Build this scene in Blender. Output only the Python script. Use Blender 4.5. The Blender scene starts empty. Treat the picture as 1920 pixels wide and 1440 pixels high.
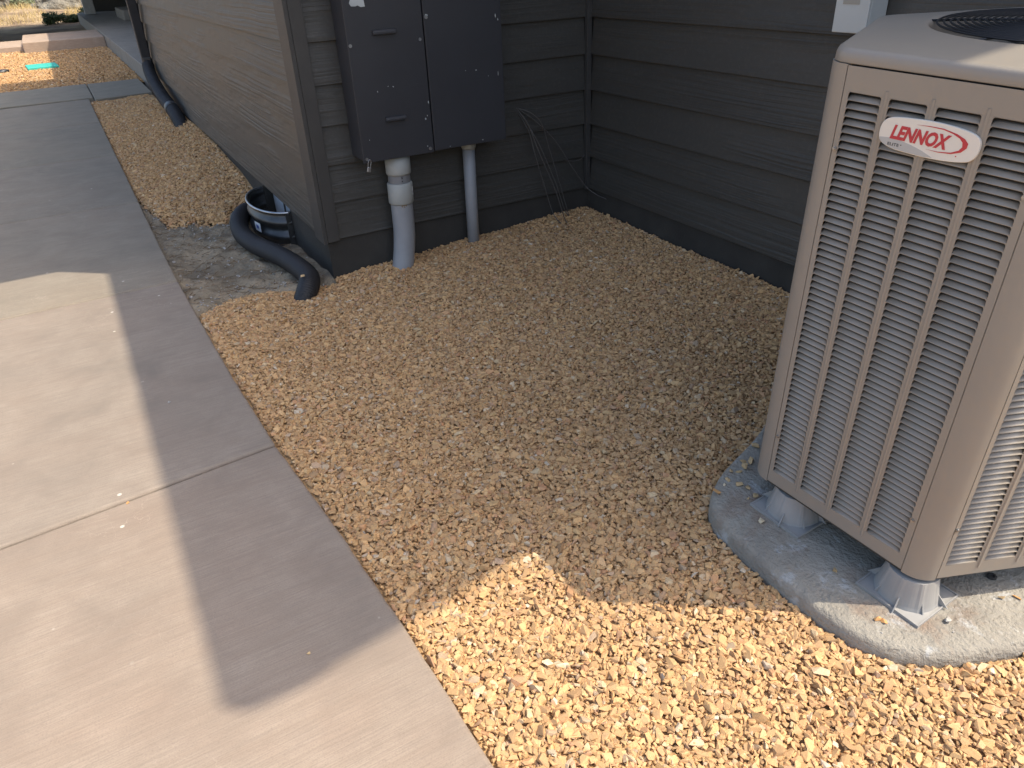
import bpy, bmesh, math, random
import numpy as np
from mathutils import Vector, Matrix, noise as mnoise

sc = bpy.context.scene
C = sc.collection
R = math.radians
random.seed(7)
RNG = np.random.default_rng(11)

# ------------------------------------------------------------------ camera
F_PX, YAW, PITCH, ROLL = 1377.83, 0.498322, 0.531046, -0.046676
CAM = (-0.907872, -3.511727, 1.416074)
cy_, sy_, cp_, sp_ = math.cos(YAW), math.sin(YAW), math.cos(PITCH), math.sin(PITCH)
fwd = Vector((sy_ * cp_, cy_ * cp_, -sp_)); rgt = Vector((cy_, -sy_, 0)); upv = rgt.cross(fwd)
c_, s_ = math.cos(ROLL), math.sin(ROLL)
right = c_ * rgt + s_ * upv; up = -s_ * rgt + c_ * upv
cam = bpy.data.cameras.new('camera'); cam.sensor_width = 36.0; cam.sensor_fit = 'HORIZONTAL'
cam.lens = F_PX / 1920 * 36.0; cam.clip_start = 0.02; cam.clip_end = 1500
camo = bpy.data.objects.new('camera', cam); C.objects.link(camo)
m = Matrix((right, up, -fwd)).transposed().to_4x4(); m.translation = Vector(CAM)
camo.matrix_world = m
sc.camera = camo

# ------------------------------------------------------------------ light
SUN_AZ, SUN_EL = -40.0, 57.4          # degrees, azimuth counted from +x
sd = Vector((math.cos(R(SUN_AZ)) * math.cos(R(SUN_EL)), math.sin(R(SUN_AZ)) * math.cos(R(SUN_EL)), math.sin(R(SUN_EL))))
sun = bpy.data.lights.new('sun', 'SUN'); sun.energy = 2.45; sun.angle = R(0.53); sun.color = (1.0, 0.89, 0.73)
suno = bpy.data.objects.new('sun', sun); C.objects.link(suno)
suno.rotation_euler = (-sd).to_track_quat('-Z', 'Y').to_euler(); suno.location = (6, -5, 12)
w = bpy.data.worlds.new('World'); sc.world = w; w.use_nodes = True
nt = w.node_tree; nt.nodes.clear()
sky = nt.nodes.new('ShaderNodeTexSky'); sky.sky_type = 'NISHITA'; sky.sun_disc = False
sky.sun_elevation = R(SUN_EL); sky.sun_rotation = R(90 - SUN_AZ); sky.air_density = 1.0; sky.dust_density = 3.5; sky.ozone_density = 0.5
bg = nt.nodes.new('ShaderNodeBackground'); bg.inputs['Strength'].default_value = 0.15
wo = nt.nodes.new('ShaderNodeOutputWorld')
nt.links.new(sky.outputs[0], bg.inputs[0]); nt.links.new(bg.outputs[0], wo.inputs[0])
vs = sc.view_settings; vs.view_transform = 'Standard'; vs.look = 'None'; vs.gamma = 1.0; vs.use_curve_mapping = False
vs.exposure = 1.12
sc.cycles.max_bounces = 8; sc.cycles.diffuse_bounces = 5; sc.cycles.use_denoising = True

# ------------------------------------------------------------------ materials
class NT:
    def __init__(self, name, rough=0.8, spec=0.3, metal=0.0):
        self.m = bpy.data.materials.new(name); self.m.use_nodes = True
        self.t = self.m.node_tree; self.b = self.t.nodes['Principled BSDF']
        self.b.inputs['Roughness'].default_value = rough
        self.b.inputs['Specular IOR Level'].default_value = spec
        self.b.inputs['Metallic'].default_value = metal
    def n(self, typ, **kw):
        nd = self.t.nodes.new(typ)
        for k, v in kw.items():
            if k.startswith('i_'): nd.inputs[k[2:].replace('_', ' ')].default_value = v
            else: setattr(nd, k, v)
        return nd
    def l(self, a, b): self.t.links.new(a, b)
    def coord(self, kind='Object', scale=(1, 1, 1), rnd=False, loc=(0, 0, 0)):
        tc = self.n('ShaderNodeTexCoord'); mp = self.n('ShaderNodeMapping')
        mp.inputs['Scale'].default_value = scale; mp.inputs['Location'].default_value = loc
        src = tc.outputs[kind]
        if kind == 'World':
            pass
        if rnd:
            oi = self.n('ShaderNodeObjectInfo'); sc_ = self.n('ShaderNodeVectorMath', operation='SCALE')
            cb = self.n('ShaderNodeCombineXYZ'); self.l(oi.outputs['Random'], cb.inputs[0]); self.l(oi.outputs['Random'], cb.inputs[1]); self.l(oi.outputs['Random'], cb.inputs[2])
            sc_.inputs['Scale'].default_value = 37.0; self.l(cb.outputs[0], sc_.inputs[0])
            ad = self.n('ShaderNodeVectorMath', operation='ADD'); self.l(src, ad.inputs[0]); self.l(sc_.outputs[0], ad.inputs[1]); src = ad.outputs[0]
        self.l(src, mp.inputs['Vector']); return mp.outputs[0]
    def pos(self, scale=(1, 1, 1)):
        g = self.n('ShaderNodeNewGeometry'); mp = self.n('ShaderNodeMapping'); mp.inputs['Scale'].default_value = scale
        self.l(g.outputs['Position'], mp.inputs['Vector']); return mp.outputs[0]
    def noise(self, vec, scale, detail=4, rough=0.55, dist=0.0):
        nd = self.n('ShaderNodeTexNoise'); nd.inputs['Scale'].default_value = scale; nd.inputs['Detail'].default_value = detail
        nd.inputs['Roughness'].default_value = rough; nd.inputs['Distortion'].default_value = dist
        self.l(vec, nd.inputs['Vector']); return nd.outputs['Fac']
    def ramp(self, fac, stops):
        nd = self.n('ShaderNodeValToRGB'); cr = nd.color_ramp
        while len(cr.elements) < len(stops): cr.elements.new(0.5)
        for e, (p, col) in zip(cr.elements, stops):
            e.position = p; e.color = (*col, 1) if not isinstance(col, (int, float)) else (col, col, col, 1)
        self.l(fac, nd.inputs[0]); return nd.outputs[0]
    def mix(self, fac, a, b, typ='MIX'):
        nd = self.n('ShaderNodeMix', data_type='RGBA', blend_type=typ)
        for s, v in ((0, fac), (6, a), (7, b)):
            if isinstance(v, (int, float)): nd.inputs[s].default_value = v
            elif isinstance(v, tuple): nd.inputs[s].default_value = (*v, 1)
            else: self.l(v, nd.inputs[s])
        return nd.outputs[2]
    def math(self, op, a, b=0.0):
        nd = self.n('ShaderNodeMath', operation=op)
        for i, v in enumerate((a, b)):
            if isinstance(v, (int, float)): nd.inputs[i].default_value = v
            else: self.l(v, nd.inputs[i])
        return nd.outputs[0]
    def bump(self, h, strength=0.3, dist=0.01, prev=None):
        nd = self.n('ShaderNodeBump'); nd.inputs['Strength'].default_value = strength; nd.inputs['Distance'].default_value = dist
        self.l(h, nd.inputs['Height'])
        if prev is not None: self.l(prev, nd.inputs['Normal'])
        self.l(nd.outputs[0], self.b.inputs['Normal']); return nd.outputs[0]
    def color(self, v):
        if isinstance(v, tuple): self.b.inputs['Base Color'].default_value = (*v, 1)
        else: self.l(v, self.b.inputs['Base Color'])
    def rough(self, v): self.l(v, self.b.inputs['Roughness'])

M = {}
def simple(key, col, rough=0.6, spec=0.3, metal=0.0, var=0.12, scale=9.0, bump=0.0, bscale=300.0, bdist=0.002):
    t = NT(key, rough, spec, metal); v = t.coord(rnd=True)
    n1 = t.noise(v, scale, 5); lo = tuple(c * (1 - var) for c in col); hi = tuple(min(1, c * (1 + var)) for c in col)
    t.color(t.ramp(n1, [(0.3, lo), (0.7, hi)]))
    if bump: t.bump(t.noise(v, bscale, 3), bump, bdist)
    M[key] = t.m; return t.m

def concrete(key, col, streak=1.0, spots=True, tint=(1.06, 0.97, 0.93)):
    t = NT(key, 0.85, 0.25); p = t.pos()
    big = t.noise(p, 1.3, 5, 0.6); med = t.noise(p, 5.0, 6, 0.6, 0.4)
    st = t.noise(t.pos((10.0, 330.0, 60.0)), 1.0, 2, 0.5)
    st2 = t.noise(t.pos((2.2, 60.0, 20.0)), 1.0, 4, 0.65)
    gr = t.noise(p, 260, 2, 0.6); mot = t.noise(p, 28, 5, 0.7)
    c1 = t.mix(t.ramp(big, [(0.35, 0.0), (0.68, 1.0)]), tuple(c * k for c, k in zip(col, (0.74, 0.75, 0.77))), tuple(c * k for c, k in zip(col, tint)))
    c2 = t.mix(t.ramp(med, [(0.3, 0.0), (0.75, 1.0)]), c1, tuple(min(1, c * 1.16) for c in col))
    c2 = t.mix(t.math('MULTIPLY', t.ramp(mot, [(0.45, 0.0), (0.7, 1.0)]), 0.35), c2, tuple(c * 0.8 * k for c, k in zip(col, (1.0, 0.98, 1.0))))
    c3 = t.mix(t.math('MULTIPLY', t.ramp(st, [(0.40, 0.0), (0.66, 1.0)]), 0.5 * streak), c2, tuple(c * 0.70 for c in col), 'MIX')
    c3 = t.mix(t.math('MULTIPLY', t.ramp(st2, [(0.42, 0.0), (0.70, 1.0)]), 0.38 * streak), c3, tuple(c * 0.78 * k for c, k in zip(col, (1.03, 0.96, 0.92))))
    c3 = t.mix(t.math('MULTIPLY', t.ramp(gr, [(0.5, 0.0), (0.72, 1.0)]), 0.45), c3, tuple(c * 0.66 for c in col))
    oi = t.n('ShaderNodeObjectInfo'); c3 = t.mix(1.0, c3, oi.outputs['Color'], 'MULTIPLY')
    if spots:
        vo = t.n('ShaderNodeTexVoronoi'); vo.inputs['Scale'].default_value = 7.0; t.l(t.pos((1, 1, 1)), vo.inputs['Vector'])
        sp = t.ramp(vo.outputs['Distance'], [(0.035, 1.0), (0.055, 0.0)])
        sel = t.ramp(t.noise(p, 2.2, 2), [(0.5, 0.0), (0.56, 1.0)])
        c3 = t.mix(t.math('MULTIPLY', t.math('MULTIPLY', sp, sel), 0.8), c3, (0.62, 0.58, 0.5))
        cr = t.n('ShaderNodeTexVoronoi', feature='DISTANCE_TO_EDGE'); cr.inputs['Scale'].default_value = 9.0
        w_ = t.n('ShaderNodeVectorMath', operation='ADD'); nz = t.n('ShaderNodeTexNoise'); nz.inputs['Scale'].default_value = 6.0; nz.inputs['Detail'].default_value = 5.0
        t.l(p, nz.inputs['Vector']); sc2 = t.n('ShaderNodeVectorMath', operation='SCALE'); sc2.inputs['Scale'].default_value = 0.25
        t.l(nz.outputs['Color'], sc2.inputs[0]); t.l(p, w_.inputs[0]); t.l(sc2.outputs[0], w_.inputs[1]); t.l(w_.outputs[0], cr.inputs['Vector'])
        hair = t.ramp(cr.outputs['Distance'], [(0.002, 1.0), (0.007, 0.0)])
        hs = t.ramp(t.noise(p, 1.1, 2), [(0.52, 0.0), (0.6, 1.0)])
        c3 = t.mix(t.math('MULTIPLY', t.math('MULTIPLY', hair, hs), 0.22), c3, (0.6, 0.5, 0.42))
    t.color(c3)
    b1 = t.bump(st, 0.35, 0.0016); t.bump(t.noise(p, 260, 3), 0.25, 0.0012, b1)
    M[key] = t.m

concrete('walk', (0.288, 0.246, 0.200), 0.9)
concrete('slab_grey', (0.29, 0.28, 0.255), 0.5, False, (1, 1, 1))
# pebbly equipment pad
t = NT('pad', 0.9, 0.25); p = t.coord()
nz = t.noise(p, 4.5, 6, 0.6); fine = t.noise(p, 95, 4, 0.6)
c1 = t.ramp(nz, [(0.3, (0.225, 0.21, 0.18)), (0.55, (0.315, 0.292, 0.245)), (0.75, (0.38, 0.355, 0.305))])
stain = t.ramp(t.noise(p, 3.1, 5, 0.65, 0.6), [(0.54, 0.0), (0.68, 1.0)])
c2 = t.mix(t.math('MULTIPLY', stain, 0.75), c1, (0.21, 0.135, 0.09))
wh = t.ramp(t.noise(p, 14, 6, 0.7), [(0.56, 0.0), (0.66, 1.0)])
c2 = t.mix(t.math('MULTIPLY', wh, 0.45), c2, (0.55, 0.57, 0.57))
t.color(c2); b1 = t.bump(fine, 0.9, 0.008); t.bump(t.noise(p, 38, 4, 0.6), 0.6, 0.012, b1); M['pad'] = t.m

# painted lap siding with pressed cedar grain
t = NT('siding', 0.5, 0.5); v = t.coord(rnd=True); vx = t.coord(scale=(0.22, 1, 1), rnd=True)
warp = t.noise(vx, 3.0, 3, 0.5)
sx = t.n('ShaderNodeSeparateXYZ'); t.l(v, sx.inputs[0])
z2 = t.math('ADD', t.math('MULTIPLY', sx.outputs[2], 70.0), t.math('MULTIPLY', warp, 5.0))
cb = t.n('ShaderNodeCombineXYZ'); t.l(t.math('MULTIPLY', sx.outputs[0], 0.22), cb.inputs[0]); t.l(z2, cb.inputs[2])
gr = t.noise(cb.outputs[0], 1.0, 3, 0.6)
patch = t.ramp(t.noise(vx, 6.0, 3), [(0.42, 0.1), (0.60, 1.0)])
gb = t.math('MULTIPLY', gr, patch)
base = t.ramp(t.noise(vx, 5.0, 5), [(0.3, (0.043, 0.0415, 0.0365)), (0.7, (0.051, 0.0495, 0.0435))])
dust = t.ramp(t.noise(v, 60, 4, 0.7), [(0.5, 0.0), (0.75, 1.0)])
t.color(t.mix(t.math('MULTIPLY', dust, 0.22), base, (0.12, 0.112, 0.095)))
b1 = t.bump(gb, 1.0, 0.007); t.bump(t.noise(v, 420, 2), 0.12, 0.001, b1); M['siding'] = t.m
simple('trim', (0.045, 0.044, 0.041), 0.58, 0.45, bump=0.15, bscale=260)
simple('foundation', (0.046, 0.0435, 0.0385), 0.8, 0.25, var=0.18, scale=6, bump=0.35, bscale=120, bdist=0.003)
simple('shadow_gap', (0.012, 0.012, 0.012), 0.9, 0.1)
simple('roofing', (0.09, 0.085, 0.08), 0.9, 0.2); simple('fascia', (0.08, 0.078, 0.072), 0.6)
# cabinet paint with chips
t = NT('cabinet', 0.5, 0.4); v = t.coord()
sp = t.n('ShaderNodeTexVoronoi'); sp.inputs['Scale'].default_value = 55; t.l(v, sp.inputs['Vector'])
sel = t.ramp(t.noise(v, 6, 2), [(0.55, 0.0), (0.62, 1.0)])
ch = t.math('MULTIPLY', t.ramp(sp.outputs['Distance'], [(0.05, 1.0), (0.09, 0.0)]), sel)
t.color(t.mix(t.math('MULTIPLY', ch, 0.12), t.ramp(t.noise(v, 3, 4), [(0.3, (0.030, 0.0315, 0.036)), (0.7, (0.036, 0.038, 0.043))]), (0.3, 0.31, 0.3)))
t.bump(t.noise(v, 350, 3), 0.15, 0.001); M['cabinet'] = t.m
simple('paint_chip', (0.42, 0.46, 0.46), 0.5)
simple('zinc', (0.33, 0.335, 0.34), 0.4, 0.5, 0.9)
simple('pvc', (0.27, 0.285, 0.30), 0.42, 0.5, var=0.07, bump=0.05)
simple('pvc_pale', (0.33, 0.345, 0.325), 0.5, 0.45, var=0.06); simple('pvc_mid', (0.19, 0.195, 0.20), 0.5, 0.4, var=0.06)
simple('ink', (0.03, 0.03, 0.03), 0.7)
simple('rust_glue', (0.22, 0.16, 0.09), 0.7)
simple('cable', (0.085, 0.08, 0.074), 0.5, 0.5)
t = NT('black_plastic', 0.38, 0.5); v = t.coord(); t.color(t.ramp(t.noise(v, 5, 5), [(0.35, (0.012, 0.012, 0.013)), (0.7, (0.022, 0.022, 0.024))]))
t.b.inputs['Roughness'].default_value = 0.6; M['black_plastic'] = t.m
simple('galvanised', (0.42, 0.43, 0.44), 0.28, 0.5, 0.95, var=0.25, scale=14)
simple('dark_steel', (0.085, 0.087, 0.088), 0.42, 0.5, 0.8, var=0.35, scale=10)
simple('vinyl', (0.62, 0.66, 0.68), 0.4); simple('sticker', (0.65, 0.66, 0.66), 0.4); simple('blue_ink', (0.08, 0.12, 0.32), 0.5)
t = NT('glass', 0.05, 0.6); t.color((0.02, 0.025, 0.03)); M['glass'] = t.m
# air conditioner
t = NT('ac_paint', 0.40, 0.5); v = t.coord(); n1 = t.noise(v, 3.0, 5)
dirt = t.ramp(t.noise(v, 22, 6, 0.7), [(0.5, 0.0), (0.8, 1.0)])
t.color(t.mix(t.math('MULTIPLY', dirt, 0.34), t.ramp(n1, [(0.3, (0.262, 0.235, 0.198)), (0.7, (0.285, 0.257, 0.217))]), (0.33, 0.26, 0.18)))
t.bump(t.noise(v, 500, 2), 0.06, 0.0006); M['ac_paint'] = t.m
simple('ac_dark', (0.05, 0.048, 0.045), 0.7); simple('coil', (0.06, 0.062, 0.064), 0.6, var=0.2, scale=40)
simple('grille', (0.02, 0.021, 0.023), 0.45, 0.5)
simple('badge', (0.72, 0.68, 0.60), 0.35, var=0.02); simple('badge_grey', (0.45, 0.45, 0.43), 0.35, var=0.02); simple('badge_red', (0.50, 0.05, 0.06), 0.4, var=0.02)
simple('foot', (0.30, 0.296, 0.282), 0.5, 0.4, var=0.08, scale=14)
simple('box_grey', (0.47, 0.49, 0.47), 0.5, 0.4, var=0.05); simple('label_tan', (0.34, 0.32, 0.27), 0.6)
# gravel (one tone value per stone in the attribute "tone")
t = NT('gravel', 0.85, 0.2)
at = t.n('ShaderNodeAttribute'); at.attribute_name = 'tone'
sx = t.n('ShaderNodeSeparateXYZ'); t.l(at.outputs['Vector'], sx.inputs[0])
hue = t.ramp(sx.outputs[0], [(0.0, (0.37, 0.235, 0.125)), (0.18, (0.48, 0.30, 0.148)), (0.40, (0.56, 0.35, 0.162)), (0.60, (0.52, 0.335, 0.175)), (0.78, (0.575, 0.38, 0.182)),
                             (0.87, (0.50, 0.27, 0.14)), (0.92, (0.42, 0.315, 0.215)), (0.975, (0.60, 0.45, 0.26)), (0.997, (0.58, 0.49, 0.37))])
br = t.math('ADD', t.math('MULTIPLY', sx.outputs[1], 0.36), 0.84)
sw_ = t.n('ShaderNodeCombineXYZ'); [t.l(br, sw_.inputs[i]) for i in range(3)]
c1 = t.mix(1.0, hue, sw_.outputs[0], 'MULTIPLY')
pv = t.pos(); c1 = t.mix(t.math('MULTIPLY', t.ramp(t.noise(pv, 130, 5, 0.7), [(0.42, 0.0), (0.68, 1.0)]), 0.38), c1, (0.37, 0.225, 0.115))
t.color(c1); t.bump(t.noise(pv, 240, 4, 0.65), 0.35, 0.003); M['gravel'] = t.m
t = NT('gravel_base', 0.95, 0.1); pv = t.pos(); t.color(t.ramp(t.noise(pv, 60, 3), [(0.35, (0.36, 0.23, 0.115)), (0.65, (0.52, 0.335, 0.165))])); t.bump(t.noise(pv, 45, 3), 0.8, 0.02); M['gravel_base'] = t.m
t = NT('soil', 0.95, 0.1); pv = t.pos()
c1 = t.ramp(t.noise(pv, 3.5, 6, 0.65, 0.5), [(0.36, (0.165, 0.142, 0.108)), (0.5, (0.285, 0.235, 0.165)), (0.66, (0.40, 0.325, 0.225))])
c1 = t.mix(t.math('MULTIPLY', t.ramp(t.noise(pv, 70, 5, 0.7), [(0.5, 0.0), (0.7, 1.0)]), 0.5), c1, (0.11, 0.105, 0.095))
t.color(c1); b1 = t.bump(t.noise(pv, 22, 6, 0.65), 0.8, 0.03); t.bump(t.noise(pv, 130, 4), 0.5, 0.006, b1); M['soil'] = t.m
t = NT('land', 0.95, 0.1); pv = t.pos()
t.color(t.ramp(t.noise(pv, 0.7, 8, 0.7), [(0.36, (0.15, 0.11, 0.075)), (0.5, (0.30, 0.22, 0.14)), (0.62, (0.42, 0.32, 0.19))])); t.bump(t.noise(pv, 6, 6, 0.7), 0.8, 0.1); M['land'] = t.m
simple('litter', (0.20, 0.135, 0.08), 0.9, 0.1, var=0.4, scale=3)
simple('boulder', (0.20, 0.185, 0.15), 0.9, 0.15, var=0.35, scale=3.0, bump=0.8, bscale=9, bdist=0.15)
def leafmat(key, a, b):
    t = NT(key, 0.6, 0.2); v = t.pos(); t.color(t.ramp(t.noise(v, 3.0, 3), [(0.3, a), (0.7, b)])); M[key] = t.m
leafmat('sage', (0.11, 0.14, 0.08), (0.26, 0.29, 0.17)); leafmat('juniper', (0.035, 0.06, 0.025), (0.10, 0.13, 0.05)); leafmat('dry_grass', (0.42, 0.31, 0.13), (0.60, 0.48, 0.24))
simple('bark', (0.12, 0.08, 0.055), 0.9); simple('turquoise', (0.06, 0.50, 0.40), 0.5); simple('stray', (0.52, 0.37, 0.20), 0.85, 0.2, var=0.2, scale=30, bump=0.3)
simple('stray_grey', (0.36, 0.34, 0.31), 0.9, 0.2, var=0.45, scale=120, bump=0.5, bscale=200)
simple('white_post', (0.42, 0.42, 0.40), 0.6)

# ------------------------------------------------------------------ helpers
def tag(o, label, cat, group=None):
    o['label'] = label; o['category'] = cat
    if group: o['group'] = group
    return o
def struct(o): o['kind'] = 'structure'; return o
def stuff(o): o['kind'] = 'stuff'; return o
def empty(name, loc=(0, 0, 0), parent=None):
    o = bpy.data.objects.new(name, None); C.objects.link(o); o.location = loc; o.empty_display_size = 0.1
    if parent: o.parent = parent
    return o
class MB:
    def __init__(self): self.v = []; self.f = []; self.sm = []
    def add(self, vs_, fs, smooth=False):
        k = len(self.v); self.v += [tuple(x) for x in vs_]; self.f += [tuple(i + k for i in f) for f in fs]; self.sm += [smooth] * len(fs); return self
    def box(self, x0, x1, y0, y1, z0, z1, tr=None):
        vs_ = [(x, y, z) for x in (x0, x1) for y in (y0, y1) for z in (z0, z1)]
        if tr: vs_ = [tr(*q) for q in vs_]
        return self.add(vs_, [(0, 1, 3, 2), (4, 6, 7, 5), (0, 4, 5, 1), (2, 3, 7, 6), (0, 2, 6, 4), (1, 5, 7, 3)])
    def prism(self, poly, z0, z1, smooth=False, tr=None):
        n = len(poly); vs_ = [(x, y, z0) for x, y in poly] + [(x, y, z1) for x, y in poly]
        if tr: vs_ = [tr(*q) for q in vs_]
        self.add(vs_, [tuple(range(n - 1, -1, -1)), tuple(range(n, 2 * n))])
        k = len(self.v) - 2 * n
        for i in range(n): self.f.append((k + i, k + (i + 1) % n, k + n + (i + 1) % n, k + n + i)); self.sm.append(smooth)
        return self
    def loops(self, loops, closed=True, cap0=False, cap1=False, smooth=True):
        n = len(loops[0]); k = len(self.v)
        for L in loops: self.v += [tuple(q) for q in L]
        rng = range(n) if closed else range(n - 1)
        for a in range(len(loops) - 1):
            for i in rng:
                j = (i + 1) % n; self.f.append((k + a * n + i, k + a * n + j, k + (a + 1) * n + j, k + (a + 1) * n + i)); self.sm.append(smooth)
        if cap0: self.f.append(tuple(k + i for i in range(n - 1, -1, -1))); self.sm.append(False)
        if cap1: self.f.append(tuple(k + (len(loops) - 1) * n + i for i in range(n))); self.sm.append(False)
        return self
    def tube(self, pts, rad, seg=12, caps=True, smooth=True):
        pts = [Vector(p) for p in pts]; L = []; prev = None
        for i, p in enumerate(pts):
            d = (pts[min(i + 1, len(pts) - 1)] - pts[max(i - 1, 0)]).normalized()
            if prev is None:
                a = d.cross(Vector((0, 0, 1)))
                if a.length < 1e-3: a = d.cross(Vector((1, 0, 0)))
            else: a = prev - d * prev.dot(d)
            a.normalize(); prev = a; b = d.cross(a); r = rad[i] if isinstance(rad, (list, tuple)) else rad
            L.append([p + r * (math.cos(2 * math.pi * q / seg) * a + math.sin(2 * math.pi * q / seg) * b) for q in range(seg)])
        return self.loops(L, True, caps, caps, smooth)
    def mesh(self, name, mat):
        me = bpy.data.meshes.new(name); me.from_pydata(self.v, [], self.f)
        if any(self.sm): me.polygons.foreach_set('use_smooth', self.sm)
        me.validate(); bm = bmesh.new(); bm.from_mesh(me); bmesh.ops.recalc_face_normals(bm, faces=bm.faces); bm.to_mesh(me); bm.free()
        if mat: me.materials.append(M[mat])
        return me
    def build(self, name, mat, parent=None):
        return link(name, self.mesh(name, mat), parent)
def link(name, me, parent=None, loc=None):
    o = bpy.data.objects.new(name, me); C.objects.link(o)
    if parent: o.parent = parent
    if loc is not None: o.location = loc
    return o
def bevel(o, wd=0.004, seg=2):
    b = o.modifiers.new('bevel', 'BEVEL'); b.width = wd; b.segments = seg; b.limit_method = 'ANGLE'; b.angle_limit = R(35); return o
def spline(pts, n=8):
    out = []; P = [Vector(p) for p in pts]; P = [P[0] * 2 - P[1]] + P + [P[-1] * 2 - P[-2]]
    for i in range(1, len(P) - 2):
        for k in range(n):
            t_ = k / n; a, b, c, d = P[i - 1:i + 3]
            out.append(0.5 * ((2 * b) + (c - a) * t_ + (2 * a - 5 * b + 4 * c - d) * t_ ** 2 + (3 * b - a - 3 * c + d) * t_ ** 3))
    out.append(P[-2]); return out
def lerp(x, xs, ys): return float(np.interp(x, xs, ys))

# ------------------------------------------------------------------ walkway edge and gravel level
EY = [-6, -2.712, -2.281, -1.876, -1.331, -0.725, -0.053, 0.46, 1.114, 7.7]
EX = [-0.42, -0.549, -0.565, -0.589, -0.634, -0.660, -0.675, -0.686, -0.690, -0.690]
def edge_x(y): return np.interp(y, EY, EX)
WX = 1.5643                       # right wall plane
WY = [-1, 0.0, 0.6, 1.3, 1.7, 2.05, 2.5, 3.0, 3.7, 5.6, 7.3, 9]
WZ = [0.0, 0.0, 0.0, 0.03, 0.10, 0.15, 0.185, 0.20, 0.212, 0.19, 0.02, 0.0]
def gz(x, y):
    x = np.asarray(x, float); y = np.asarray(y, float)
    d = np.minimum(np.maximum(-y, 0), np.maximum(WX - x, 0))
    nook = 0.088 * np.clip(x / 1.5, 0, 1) ** 0.8 * np.exp(-d / 0.9) + 0.016 * np.exp(-np.abs(y) / 0.3) + 0.012 * np.clip((y + 2.6) / 1.0, 0, 1)
    strip = np.interp(y, WY, WZ) * np.clip((x + 0.68) / 0.68, 0, 1.02) ** 1.2 + 0.006
    k = np.clip((y - 0.1) / 0.6, 0, 1)
    wav = 0.006 * np.sin(x * 5.1 + 1.0) * np.sin(y * 4.3) + 0.004 * np.sin(x * 11 + y * 7)
    return nook * (1 - k) + strip * k + wav
DX = [-0.70, -0.66, -0.51, -0.32, -0.185, -0.075, 0.02]
DY0 = [-0.03, -0.01, 0.07, 0.096, 0.0, 0.0, -0.01]          # near gravel / bare soil line
DY1X = [-0.70, -0.667, -0.60, -0.45, -0.26, -0.2, 0.02]
DY1 = [2.3, 2.16, 1.62, 1.5, 1.32, 1.5, 1.62]               # bare soil / far gravel line

def taper(X, Y):
    d1 = np.where(Y > 0.7, Y - np.interp(X, DY1X, DY1), np.where(X < 0, np.interp(X, DX, DY0) - Y, 9.0))
    return np.where(X < 0, 0.028 * np.exp(-np.clip(d1, 0, 9) / 0.10), 0.0)

# ------------------------------------------------------------------ ground
def grid_sheet(name, xs, ys, zf, mat, keep=None):
    X, Y = np.meshgrid(xs, ys, indexing='ij'); Z = zf(X, Y); nx, ny = X.shape
    vs_ = np.stack([X, Y, Z], -1).reshape(-1, 3).tolist(); fs = []
    for i in range(nx - 1):
        for j in range(ny - 1):
            if keep is None or keep(xs[i], ys[j]): fs.append((i * ny + j, (i + 1) * ny + j, (i + 1) * ny + j + 1, i * ny + j + 1))
    mb = MB(); mb.add(vs_, fs, True); return mb.build(name, mat)
def landz(X, Y):
    h = np.where(Y > 28, (Y - 28) * 0.035 + 0.12 * np.sin(X * 0.7) * np.sin(Y * 0.5), 0.0)
    return -0.12 + np.clip(h, 0, 60) + np.where(np.hypot(X, Y) > 120, 2.0, 0)
xs = np.unique(np.concatenate([np.linspace(-400, -30, 14), np.linspace(-30, 30, 61), np.linspace(30, 400, 14)]))
ys = np.unique(np.concatenate([np.linspace(-400, -20, 14), np.linspace(-20, 90, 90), np.linspace(90, 600, 14)]))
struct(grid_sheet('ground', xs, ys, landz, 'land'))
struct(grid_sheet('gravel_bed', np.linspace(-0.695, 1.60, 70), np.linspace(-4.3, 7.56, 240), lambda X, Y: gz(X, Y) - 0.0135 - 1.15 * taper(X, Y), 'gravel_base', lambda x, y: (x < 0.02 or y < 0.02) and not (x < 0.0 and lerp(x, DX, DY0) - 0.04 < y < lerp(x, DY1X, DY1) + 0.03)))
struct(grid_sheet('gravel_bed', np.linspace(-4.4, 0.2, 30), np.linspace(9.3, 16.9, 40), lambda X, Y: 0 * X - 0.02, 'gravel_base'))
struct(grid_sheet('gravel_bed', np.linspace(-9.0, -1.97, 12), np.linspace(-9, 16.6, 40), lambda X, Y: 0 * X - 0.03, 'gravel_base'))  # unseen pale sheet added to bounce warm light onto the long wall
def soilz(X, Y):
    b = gz(X, Y) - 0.012 - 0.02 * np.exp(-((X + 0.45) / 0.2) ** 2) + 0.012 * np.sin(X * 23 + Y * 9) * np.sin(Y * 17 - X * 5) + 0.008 * np.sin(X * 51 + 3) * np.sin(Y * 37)
    b = np.minimum(b, 0.03 + 0 * X)
    lo = np.interp(X, DX, DY0) + 0.02; hi = np.interp(X, DY1X, DY1)
    edge = np.minimum((Y - lo), (hi - Y)); return b - 0.05 * np.clip(-edge / 0.12, 0, 1)
struct(grid_sheet('bare_soil', np.linspace(-0.693, 0.02, 60), np.linspace(-0.25, 2.5, 160), soilz, 'soil'))

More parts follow.
